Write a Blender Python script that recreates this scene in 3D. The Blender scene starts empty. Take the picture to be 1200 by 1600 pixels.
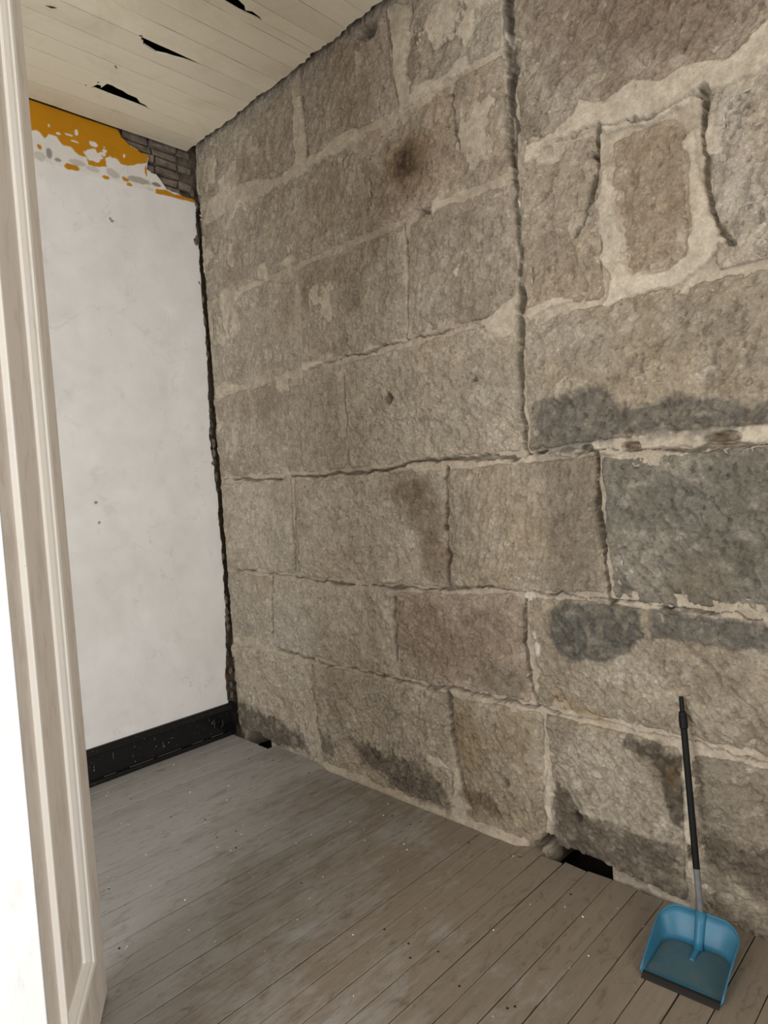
import bpy, math, random
import numpy as np
from mathutils import Matrix, Vector

# ------------------------------------------------------------------ camera
scene = bpy.context.scene
COL = scene.collection
random.seed(7)
rng = np.random.default_rng(11)

cam_d = bpy.data.cameras.new('camera')
cam = bpy.data.objects.new('camera', cam_d)
COL.objects.link(cam)
cam_d.sensor_fit = 'VERTICAL'
cam_d.sensor_height = 36.0
cam_d.sensor_width = 27.0
cam_d.lens = 1031.9 / 1600 * 36.0
cam_d.clip_start = 0.05
_r = Vector((0.7161896, 0.6949533, -0.0641283))
_d = Vector((-0.0122643, -0.0793403, -0.9967721))
_f = Vector((-0.6977980, 0.7146643, -0.0482996))
cam.matrix_world = Matrix(((_r.x, -_d.x, -_f.x, 3.94607), (_r.y, -_d.y, -_f.y, -2.44250),
                           (_r.z, -_d.z, -_f.z, 1.66785), (0, 0, 0, 1)))
scene.camera = cam

# ------------------------------------------------------------------ world, light, exposure
world = bpy.data.worlds.new('overcast_sky')
scene.world = world
world.use_nodes = True
wb = world.node_tree.nodes['Background']
wb.inputs[0].default_value = (0.80, 0.88, 1.0, 1)
wb.inputs[1].default_value = 1.0


def area(name, loc, direction, sx, sy, power, color):
    l = bpy.data.lights.new(name, 'AREA')
    l.shape = 'RECTANGLE'
    l.size, l.size_y = sx, sy
    l.energy = power
    l.color = color
    o = bpy.data.objects.new(name, l)
    o.rotation_mode = 'QUATERNION'
    o.location = loc
    o.rotation_quaternion = Vector(direction).to_track_quat('-Z', 'Y')
    COL.objects.link(o)
    return o


# daylight through the window in the right wall and fill through an unseen opening added in the back wall
area('daylight_right_window', (6.63, -2.10, 2.05), (-1, 0, 0), 1.9, 2.4, 84, (1.0, 0.97, 0.935))
area('daylight_back_fill', (2.7, -3.93, 1.55), (0, 1, 0.12), 1.6, 2.9, 102, (1.0, 0.985, 0.965))

scene.view_settings.view_transform = 'Standard'
scene.view_settings.look = 'None'
scene.view_settings.gamma = 1.0
scene.view_settings.use_curve_mapping = False
scene.view_settings.exposure = 0.16

# ------------------------------------------------------------------ helpers


def srgb(r, g, b):
    def c(v):
        v = v / 255.0
        return v / 12.92 if v <= 0.04045 else ((v + 0.055) / 1.055) ** 2.4
    return (c(r), c(g), c(b))


def lin(a):
    a = np.asarray(a, float) / 255.0
    return np.where(a <= 0.04045, a / 12.92, ((a + 0.055) / 1.055) ** 2.4)


def _hash(ix, iy, seed):
    n = (ix.astype(np.int64) * 374761393 + iy.astype(np.int64) * 668265263 + seed * 1442695041) & 0x7fffffff
    n = ((n ^ (n >> 13)) * 1274126177) & 0x7fffffff
    n = n ^ (n >> 16)
    return (n & 0xffff) / 65535.0


def vnoise(x, y, seed=0):
    x = np.asarray(x, float)
    y = np.asarray(y, float)
    ix = np.floor(x)
    iy = np.floor(y)
    fx = x - ix
    fy = y - iy
    fx = fx * fx * fx * (fx * (fx * 6 - 15) + 10)
    fy = fy * fy * fy * (fy * (fy * 6 - 15) + 10)
    a = _hash(ix, iy, seed)
    b = _hash(ix + 1, iy, seed)
    c = _hash(ix, iy + 1, seed)
    d = _hash(ix + 1, iy + 1, seed)
    return ((a * (1 - fx) + b * fx) * (1 - fy) + (c * (1 - fx) + d * fx) * fy) * 2 - 1


def fbm(x, y, seed=0, oct=4, gain=0.5):
    s = 0
    a = 1.0
    t = 0
    ca, sa = 0.8, 0.6
    for k in range(oct):
        s = s + a * vnoise(x, y, seed + 17 * k)
        t += a
        a *= gain
        x, y = (x * ca - y * sa) * 2.03 + 3.7, (x * sa + y * ca) * 2.03 + 9.1
    return s / t


def sstep(a, b, x):
    t = np.clip((x - a) / (b - a), 0, 1)
    return t * t * (3 - 2 * t)


def seg_dist(x, z, pts):
    d = np.full(np.shape(x), 9.0)
    for (ax, az), (bx, bz) in zip(pts[:-1], pts[1:]):
        vx, vz = bx - ax, bz - az
        t = np.clip(((x - ax) * vx + (z - az) * vz) / (vx * vx + vz * vz + 1e-12), 0, 1)
        d = np.minimum(d, np.hypot(x - ax - t * vx, z - az - t * vz))
    return d


def poly_sd(x, z, pts):
    """signed distance, positive inside"""
    inside = np.zeros(np.shape(x), bool)
    n = len(pts)
    for i in range(n):
        ax, az = pts[i]
        bx, bz = pts[(i + 1) % n]
        c = ((az > z) != (bz > z)) & (x < (bx - ax) * (z - az) / ((bz - az) + 1e-12) + ax)
        inside ^= c
    d = seg_dist(x, z, list(pts) + [pts[0]])
    return np.where(inside, d, -d)


def mesh_np(name, verts, faces, smooth=True, col=None):
    me = bpy.data.meshes.new(name)
    verts = np.asarray(verts, np.float32)
    if isinstance(faces, np.ndarray):
        nf, k = faces.shape
        me.vertices.add(len(verts))
        me.vertices.foreach_set('co', verts.ravel())
        me.loops.add(nf * k)
        me.loops.foreach_set('vertex_index', faces.ravel().astype(np.int32))
        me.polygons.add(nf)
        me.polygons.foreach_set('loop_start', np.arange(0, nf * k, k, dtype=np.int32))
        me.update(calc_edges=True)
    else:
        me.from_pydata([tuple(map(float, v)) for v in verts], [], faces)
    if smooth:
        me.polygons.foreach_set('use_smooth', np.ones(len(me.polygons), bool))
    if col is not None:
        a = me.color_attributes.new('Col', 'FLOAT_COLOR', 'POINT')
        c4 = np.ones((len(verts), 4), np.float32)
        c4[:, :3] = col
        a.data.foreach_set('color', c4.ravel())
    me.validate()
    me.update()
    return me


def obj(name, me, mat=None, parent=None):
    o = bpy.data.objects.new(name, me)
    COL.objects.link(o)
    if mat is not None and not me.materials:
        me.materials.append(mat)
    if parent is not None:
        o.parent = parent
    return o


def tag(o, label, cat, group=None, kind=None):
    o['label'] = label
    o['category'] = cat
    if group:
        o['group'] = group
    if kind:
        o['kind'] = kind
    return o


def grid_faces(nu, nv):
    i = np.arange(nu - 1)[:, None] * nv + np.arange(nv - 1)[None, :]
    i = i.ravel()
    return np.stack([i, i + nv, i + nv + 1, i + 1], 1)


class MB:
    def __init__(s):
        s.v = []
        s.f = []

    def add(s, vs, fs):
        b = len(s.v)
        s.v += [tuple(v) for v in vs]
        s.f += [tuple(b + i for i in f) for f in fs]

    def box(s, x0, x1, y0, y1, z0, z1):
        s.add([(x0, y0, z0), (x1, y0, z0), (x1, y1, z0), (x0, y1, z0), (x0, y0, z1), (x1, y0, z1), (x1, y1, z1), (x0, y1, z1)],
              [(0, 3, 2, 1), (4, 5, 6, 7), (0, 1, 5, 4), (1, 2, 6, 5), (2, 3, 7, 6), (3, 0, 4, 7)])

    def prism(s, outline, f0, f1):
        """outline: 2d points, f0/f1 map a 2d point to 3d at the two ends"""
        n = len(outline)
        b = [f0(*p) for p in outline] + [f1(*p) for p in outline]
        s.add(b, [tuple(range(n - 1, -1, -1)), tuple(range(n, 2 * n))] + [(i, (i + 1) % n, n + (i + 1) % n, n + i) for i in range(n)])

    def tube(s, pts, radii, n=20):
        rings = []
        for k, p in enumerate(pts):
            p = Vector(p)
            a = Vector(pts[max(k - 1, 0)])
            b = Vector(pts[min(k + 1, len(pts) - 1)])
            t = (b - a).normalized()
            u = t.cross(Vector((0.3, 1, 0.1))).normalized()
            w = t.cross(u)
            rings.append([p + (u * math.cos(2 * math.pi * i / n) + w * math.sin(2 * math.pi * i / n)) * radii[k] for i in range(n)])
        b = [v for r in rings for v in r]
        fs = []
        for k in range(len(rings) - 1):
            for i in range(n):
                fs.append((k * n + i, k * n + (i + 1) % n, (k + 1) * n + (i + 1) % n, (k + 1) * n + i))
        fs.append(tuple(range(n - 1, -1, -1)))
        fs.append(tuple(range((len(rings) - 1) * n, len(rings) * n)))
        s.add(b, fs)

    def build(s, name, mat, parent=None, smooth=False, bevel=0.0, seg=2):
        me = mesh_np(name, s.v, s.f, smooth)
        import bmesh
        bm = bmesh.new()
        bm.from_mesh(me)
        bmesh.ops.recalc_face_normals(bm, faces=bm.faces)
        bm.to_mesh(me)
        bm.free()
        o = obj(name, me, mat, parent)
        if bevel:
            m = o.modifiers.new('bevel', 'BEVEL')
            m.width = bevel
            m.segments = seg
            m.limit_method = 'ANGLE'
        return o


# ------------------------------------------------------------------ materials
class NT:
    def __init__(s, name):
        s.m = bpy.data.materials.new(name)
        s.m.use_nodes = True
        s.t = s.m.node_tree
        s.b = s.t.nodes['Principled BSDF']

    def n(s, typ, **kw):
        nd = s.t.nodes.new(typ)
        for k, v in kw.items():
            if k == 'inp':
                for a, b in v.items():
                    if hasattr(b, 'is_output'):
                        s.t.links.new(b, nd.inputs[a])
                    else:
                        nd.inputs[a].default_value = b
            else:
                setattr(nd, k, v)
        return nd

    def l(s, a, b):
        s.t.links.new(a, b)

    def pos(s, scale=(1, 1, 1)):
        g = s.n('ShaderNodeNewGeometry')
        mp = s.n('ShaderNodeVectorMath', operation='MULTIPLY', inp={0: g.outputs['Position'], 1: scale})
        return mp.outputs[0]

    def noise(s, vec, scale, detail=4, rough=0.55, dist=0.0):
        return s.n('ShaderNodeTexNoise', inp={'Vector': vec, 'Scale': scale, 'Detail': detail, 'Roughness': rough, 'Distortion': dist}).outputs['Fac']

    def ramp(s, fac, stops):
        r = s.n('ShaderNodeValToRGB', inp={'Fac': fac})
        cr = r.color_ramp
        while len(cr.elements) < len(stops):
            cr.elements.new(0.5)
        for e, (p, c) in zip(cr.elements, stops):
            e.position = p
            e.color = (*c, 1) if len(c) == 3 else c
        return r.outputs['Color']

    def mix(s, fac, a, b, mode='MIX'):
        m = s.n('ShaderNodeMix', data_type='RGBA', blend_type=mode, clamp_result=True)
        for sock, v in ((m.inputs[0], fac), (m.inputs[6], a), (m.inputs[7], b)):
            if hasattr(v, 'is_output'):
                s.l(v, sock)
            elif isinstance(v, tuple):
                sock.default_value = (*v, 1) if len(v) == 3 else v
            else:
                sock.default_value = v
        return m.outputs[2]

    def math(s, op, a, b=0.0, clamp=False):
        m = s.n('ShaderNodeMath', operation=op, use_clamp=clamp)
        for i, v in enumerate((a, b)):
            if hasattr(v, 'is_output'):
                s.l(v, m.inputs[i])
            else:
                m.inputs[i].default_value = v
        return m.outputs[0]

    def bump(s, height, strength=0.5, dist=0.005):
        b = s.n('ShaderNodeBump', inp={'Height': height, 'Strength': strength, 'Distance': dist})
        s.l(b.outputs[0], s.b.inputs['Normal'])

    def done(s, color, rough=0.8, spec=0.3):
        for sock, v in ((s.b.inputs['Base Color'], color), (s.b.inputs['Roughness'], rough), (s.b.inputs['Specular IOR Level'], spec)):
            if hasattr(v, 'is_output'):
                s.l(v, sock)
            elif isinstance(v, tuple):
                sock.default_value = (*v, 1)
            else:
                sock.default_value = v
        return s.m


def plain(name, c, rough=0.6, spec=0.4, var=0.12, scale=30.0, bump=0.15):
    t = NT(name)
    p = t.pos()
    n = t.noise(p, scale, 5)
    c1 = tuple(v * (1 - var) for v in c)
    c2 = tuple(min(1, v * (1 + var)) for v in c)
    t.bump(t.noise(p, scale * 4, 3), bump, 0.002)
    return t.done(t.ramp(n, [(0.3, c1), (0.7, c2)]), rough, spec)


def mat_masonry(name, fine=1.0):
    t = NT(name)
    a = t.n('ShaderNodeVertexColor', layer_name='Col').outputs['Color']
    p = t.pos()
    n1 = t.noise(p, 22, 6, 0.65)
    n2 = t.noise(p, 78, 7, 0.74)
    n3 = t.noise(p, 420, 2, 0.6)
    k1 = t.ramp(n1, [(0.30, (0.80, 0.78, 0.76)), (0.50, (1.0, 1.0, 1.0)), (0.68, (1.22, 1.22, 1.22))])
    k2 = t.ramp(n2, [(0.31, (0.46, 0.45, 0.43)), (0.44, (0.93, 0.93, 0.93)), (0.56, (1.05, 1.05, 1.05)), (0.68, (1.66, 1.64, 1.60))])
    c = t.mix(1.0, a, k1, 'MULTIPLY')
    c = t.mix(0.85 * fine, c, k2, 'MULTIPLY')
    n4 = t.noise(p, 210, 2, 0.5)
    c = t.mix(fine, c, t.ramp(n4, [(0.27, (0.55, 0.53, 0.50)), (0.34, (1, 1, 1)), (0.64, (1, 1, 1)), (0.70, (1.45, 1.44, 1.42))]), 'MULTIPLY')
    h = t.math('ADD', t.math('MULTIPLY', n2, 1.0), t.math('MULTIPLY', n3, 0.35))
    t.bump(h, 1.0 * fine, 0.011)
    return t.done(c, 0.9, 0.2)


M_STONE = mat_masonry('hewn_stone')
M_MORTAR = mat_masonry('lime_mortar', 0.6)


def mat_white():
    t = NT('old_white_limewash')
    a = t.n('ShaderNodeVertexColor', layer_name='Col').outputs['Color']
    p = t.pos()
    n1 = t.noise(p, 2.2, 5, 0.6, 0.4)
    c = t.mix(1.0, a, t.ramp(n1, [(0.3, (0.90, 0.895, 0.885)), (0.7, (1.04, 1.04, 1.04))]), 'MULTIPLY')
    n4 = t.noise(p, 7.0, 6, 0.7, 0.6)
    c = t.mix(1.0, c, t.ramp(n4, [(0.28, (0.88, 0.875, 0.86)), (0.42, (1, 1, 1))]), 'MULTIPLY')
    # hairline cracks
    v = t.n('ShaderNodeTexVoronoi', feature='DISTANCE_TO_EDGE', inp={'Vector': t.n('ShaderNodeVectorMath', operation='ADD', inp={0: p, 1: t.n('ShaderNodeTexNoise', inp={'Vector': p, 'Scale': 3.0, 'Detail': 4}).outputs['Color']}).outputs[0], 'Scale': 0.9}).outputs['Distance']
    crack = t.ramp(v, [(0.0, (0.80, 0.79, 0.77)), (0.0035, (1, 1, 1))])
    c = t.mix(0.7, c, crack, 'MULTIPLY')
    t.bump(t.noise(p, 9, 6, 0.6), 0.10, 0.012)
    return t.done(c, 0.75, 0.25)


def mat_planks(name, base, kind):
    t = NT(name)
    g = t.n('ShaderNodeNewGeometry').outputs['Position']
    oi = t.n('ShaderNodeObjectInfo').outputs['Random']
    off = t.n('ShaderNodeCombineXYZ', inp={0: t.math('MULTIPLY', oi, 40.0), 1: t.math('MULTIPLY', oi, 17.0), 2: 0.0}).outputs[0]
    pp = t.n('ShaderNodeVectorMath', operation='ADD', inp={0: g, 1: off}).outputs[0]
    grain = t.noise(t.n('ShaderNodeVectorMath', operation='MULTIPLY', inp={0: pp, 1: (55, 2.2, 10)}).outputs[0], 1.0, 6, 0.65, 0.3)
    if kind == 'floor':
        sep = t.n('ShaderNodeSeparateXYZ', inp={0: g})
        # how much grey paint is left: thick by the white wall, walked off towards the right
        wear = t.math('ADD', t.math('MULTIPLY', sep.outputs[0], 0.36), t.math('MULTIPLY', sep.outputs[1], 0.24))
        n1 = t.noise(t.n('ShaderNodeVectorMath', operation='MULTIPLY', inp={0: g, 1: (1.0, 0.7, 1)}).outputs[0], 2.6, 7, 0.68, 0.5)
        n2 = t.noise(t.n('ShaderNodeVectorMath', operation='MULTIPLY', inp={0: pp, 1: (4, 1.0, 1)}).outputs[0], 4.5, 6, 0.7, 0.8)
        w = t.math('ADD', wear, t.math('MULTIPLY', t.math('SUBTRACT', n1, 0.5), 1.5))
        w = t.math('ADD', w, t.math('MULTIPLY', t.math('SUBTRACT', n2, 0.5), 0.9))
        mask = t.ramp(w, [(0.22, (0, 0, 0)), (0.70, (1, 1, 1))])
        paint = t.mix(grain, srgb(138, 135, 131), srgb(154, 152, 149))
        wood = t.mix(grain, srgb(104, 94, 82), srgb(134, 123, 109))
        c = t.mix(mask, paint, wood)
        n5 = t.noise(t.n('ShaderNodeVectorMath', operation='MULTIPLY', inp={0: pp, 1: (3, 1, 1)}).outputs[0], 9.0, 7, 0.75, 1.0)
        c = t.mix(1.0, c, t.ramp(n5, [(0.30, (0.55, 0.52, 0.48)), (0.47, (1, 1, 1)), (0.60, (1.0, 1.0, 1.0)), (0.70, (1.15, 1.15, 1.15))]), 'MULTIPLY')
        n6 = t.noise(g, 60, 3, 0.6)
        c = t.mix(1.0, c, t.ramp(n6, [(0.24, (0.45, 0.42, 0.38)), (0.31, (1, 1, 1))]), 'MULTIPLY')
        rv = t.mix(1.0, c, t.ramp(oi, [(0.0, (0.92, 0.92, 0.92)), (1.0, (1.06, 1.06, 1.06))]), 'MULTIPLY')
        rough = t.ramp(mask, [(0, (0.42,) * 3), (1, (0.66,) * 3)])
        t.bump(t.math('ADD', grain, t.math('MULTIPLY', n5, 0.7)), 0.25, 0.004)
        return t.done(rv, rough, 0.4)
    c = t.mix(grain, tuple(v * 0.93 for v in base), tuple(v * 1.04 for v in base))
    n1 = t.noise(g, 3.0, 6, 0.7, 0.5)
    c = t.mix(1.0, c, t.ramp(n1, [(0.28, (0.86, 0.84, 0.80)), (0.5, (1, 1, 1))]), 'MULTIPLY')
    rv = t.mix(1.0, c, t.ramp(oi, [(0.0, (0.94, 0.94, 0.94)), (1.0, (1.05, 1.05, 1.05))]), 'MULTIPLY')
    t.bump(grain, 0.12, 0.003)
    return t.done(rv, 0.6, 0.3)


def mat_speckle(name, base, spot, thr, scale, rough=0.35):
    t = NT(name)
    p = t.pos()
    n = t.noise(p, scale, 4, 0.6)
    c = t.mix(t.ramp(n, [(thr, (0, 0, 0)), (thr + 0.015, (1, 1, 1))]), base, spot)
    n2 = t.noise(t.pos((1, 1, 0.25)), 70, 3, 0.7)
    c = t.mix(t.ramp(n2, [(0.71, (0, 0, 0)), (0.75, (0.5, 0.5, 0.5))]), c, spot)
    t.bump(t.noise(p, 20, 5), 0.2, 0.004)
    return t.done(c, rough, 0.5)


def mat_doorpaint(name, base, worn, amount):
    t = NT(name)
    p = t.pos((1, 1, 0.35))
    n = t.noise(p, 16, 7, 0.7, 0.3)
    c = t.mix(t.ramp(n, [(amount, (0, 0, 0)), (amount + 0.1, (1, 1, 1))]), base, worn)
    n2 = t.noise(t.pos(), 75, 3, 0.6)
    c = t.mix(1.0, c, t.ramp(n2, [(0.22, (0.55, 0.5, 0.45)), (0.29, (1, 1, 1))]), 'MULTIPLY')
    t.bump(t.noise(p, 60, 4), 0.15, 0.003)
    return t.done(c, 0.5, 0.4)


M_WHITE = mat_white()
M_FLOOR = mat_planks('worn_painted_floorboards', None, 'floor')
M_CEIL = mat_planks('cream_painted_boards', srgb(216, 207, 186), 'ceil')
M_DARK = plain('dusty_dark_boards', srgb(44, 38, 32), 0.9, 0.2)
M_BRICK = plain('old_grey_brick', srgb(112, 102, 92), 0.95, 0.1, 0.35, 24, 0.5)
M_RUBBLE = plain('grey_rubble', srgb(98, 90, 80), 0.95, 0.1, 0.4, 40, 0.6)
M_BLACK = mat_speckle('black_gloss_paint', srgb(17, 17, 19), srgb(130, 128, 124), 0.70, 80, 0.16)
M_WALL = plain('plain_plaster', srgb(205, 200, 192), 0.8, 0.2, 0.05, 4, 0.1)
M_SPLINTER = plain('dark_splinter', srgb(52, 42, 32), 0.9, 0.2)
M_DOOR = mat_doorpaint('old_white_door_paint_shaded', srgb(230, 222, 214), srgb(218, 208, 198), 0.50)  # shade on stiles and panel partly put into this warmer tone
M_DOOR_EDGE = mat_doorpaint('white_door_paint_dimmed', srgb(190, 192, 191), srgb(180, 181, 179), 0.52)  # same door paint, darkened to offset the strong light on the near edge
M_DOOR_MOULD = mat_doorpaint('cream_white_door_paint_lit', srgb(252, 250, 246), srgb(244, 239, 230), 0.58)  # light catching the moulding sides is put into this brighter tone

# ------------------------------------------------------------------ the stone wall (plane y = 0, faces -y)
H = 3.9
WALL_X1 = 6.6
# open joints and cavities: points, half width, depth, gappiness
CRACKS = [
    ([(2.462, 4.0), (2.458, 3.585), (2.445, 3.2), (2.435, 2.955)], 0.020, 0.022, 0.0),
    ([(2.436, 2.96), (2.44, 2.90)], 0.010, 0.05, 0.0),
    ([(2.44, 2.90), (2.446, 2.745), (2.444, 2.42)], 0.008, 0.012, 0.25),
    ([(2.452, 2.41), (2.441, 2.34)], 0.010, 0.05, 0.0),
    ([(2.428, 2.30), (2.432, 2.18), (2.42, 1.95), (2.424, 1.80), (2.432, 1.735)], 0.0095, 0.05, 0.0),
    ([(0.06, 1.742), (0.5, 1.722), (1.1, 1.722), (1.45, 1.715)], 0.0035, 0.02, 0.35),
    ([(1.45, 1.715), (1.58, 1.722), (1.75, 1.747), (2.1, 1.742), (2.36, 1.738)], 0.0045, 0.03, 0.12),
    ([(2.34, 1.728), (2.44, 1.731), (2.52, 1.742)], 0.005, 0.03, 0.3),
    ([(2.65, 1.722), (2.92, 1.722), (3.1, 1.70), (3.4, 1.71)], 0.0035, 0.02, 0.4),
    ([(0.800, 1.70), (0.79, 1.45), (0.782, 1.15)], 0.0035, 0.02, 0.2),
    ([(0.835, 1.70), (0.82, 1.45), (0.815, 1.15)], 0.003, 0.015, 0.35),
    ([(1.985, 1.69), (1.975, 1.50), (1.972, 1.345), (1.966, 1.14)], 0.0085, 0.05, 0.05),
    ([(2.742, 1.71), (2.740, 1.50), (2.748, 1.36), (2.768, 1.13)], 0.006, 0.045, 0.05),
    ([(0.08, 1.135), (0.6, 1.122), (0.9, 1.108), (1.4, 1.103)], 0.0035, 0.02, 0.45),
    ([(1.4, 1.103), (1.75, 1.115), (1.98, 1.13), (2.25, 1.148), (2.55, 1.146)], 0.0035, 0.02, 0.35),
    ([(2.56, 1.14), (2.9, 1.135), (3.3, 1.12)], 0.003, 0.02, 0.5),
    ([(0.540, 1.10), (0.520, 0.95), (0.495, 0.71)], 0.007, 0.04, 0.10),
    ([(1.60, 1.06), (1.585, 0.80), (1.575, 0.72)], 0.003, 0.02, 0.4),
    ([(2.383, 1.11), (2.370, 0.98), (2.363, 0.85), (2.390, 0.72), (2.42, 0.65)], 0.0065, 0.04, 0.08),
    ([(0.53, 0.645), (0.70, 0.632), (0.90, 0.622)], 0.004, 0.025, 0.15),
    ([(0.90, 0.622), (1.5, 0.622), (1.92, 0.622)], 0.0035, 0.02, 0.45),
    ([(1.80, 0.640), (2.1, 0.638), (2.4, 0.640)], 0.004, 0.025, 0.25),
    ([(2.4, 0.640), (2.9, 0.636), (3.4, 0.628)], 0.003, 0.02, 0.5),
    ([(0.885, 0.60), (0.892, 0.40), (0.90, 0.2)], 0.003, 0.015, 0.45),
    ([(0.89, 0.28), (0.905, 0.20), (0.935, 0.10)], 0.009, 0.03, 0.0),
    ([(1.918, 0.59), (1.922, 0.40), (1.945, 0.30), (1.952, 0.25), (1.985, 0.175)], 0.013, 0.07, 0.0),
    ([(2.815, 2.93), (2.80, 2.80), (2.775, 2.68)], 0.014, 0.045, 0.0),
    ([(2.775, 2.68), (2.74, 2.60), (2.70, 2.56)], 0.004, 0.02, 0.2),
    ([(3.188, 2.91), (3.183, 2.84), (3.178, 2.78)], 0.011, 0.05, 0.0),
    ([(3.178, 2.78), (3.19, 2.66), (3.184, 2.59), (3.20, 2.50), (3.26, 2.37)], 0.004, 0.02, 0.25),
    ([(2.62, 2.955), (2.82, 2.94), (2.95, 2.90), (3.18, 2.895)], 0.003, 0.015, 0.45),
    ([(1.82, 2.89), (1.825, 2.70), (1.81, 2.50), (1.80, 2.34)], 0.003, 0.02, 0.3),
    ([(1.05, 2.32), (1.3, 2.335), (1.8, 2.335), (2.2, 2.34)], 0.0030, 0.010, 0.5),
    ([(1.317, 2.25), (1.322, 2.02), (1.322, 1.76)], 0.003, 0.02, 0.4),
    ([(1.92, 2.90), (1.99, 2.90)], 0.006, 0.03, 0.0),
    ([(1.805, 3.86), (1.815, 3.6), (1.83, 3.42)], 0.003, 0.015, 0.3),
    ([(1.15, 3.78), (1.155, 3.6), (1.165, 3.46)], 0.003, 0.015, 0.3),
    ([(2.17, 3.36), (2.15, 3.22), (2.17, 3.10)], 0.003, 0.012, 0.3),
    ([(2.47, 0.05), (2.42, 0.045), (2.375, 0.01)], 0.020, 0.25, 0.0),
    ([(3.030, 0.245), (3.034, 0.185)], 0.011, 0.07, 0.0),
    ([(2.585, 0.217), (2.589, 0.212)], 0.013, 0.06, 0.0),
    ([(2.235, 0.252), (2.237, 0.251)], 0.012, 0.012, 0.0),
    ([(2.173, 2.088), (2.177, 2.084)], 0.007, 0.02, 0.0),
    ([(1.656, 2.08), (1.664, 2.06)], 0.008, 0.012, 0.0),
    ([(1.70, 3.86), (1.62, 3.87)], 0.022, 0.06, 0.0),
    ([(0.30, 0.17), (0.32, 0.15)], 0.010, 0.03, 0.0),
    ([(0.46, 0.19), (0.47, 0.16)], 0.012, 0.03, 0.0),
    ([(1.38, 0.20), (1.40, 0.17)], 0.010, 0.02, 0.0),
    ([(1.52, 0.24), (1.525, 0.21)], 0.009, 0.02, 0.0),
    ([(2.86, 1.735), (2.90, 1.735)], 0.008, 0.02, 0.0),
    ([(3.16, 1.735), (3.24, 1.735)], 0.011, 0.02, 0.0),
    ([(2.69, 1.735), (2.715, 1.735)], 0.009, 0.02, 0.0),
]
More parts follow.
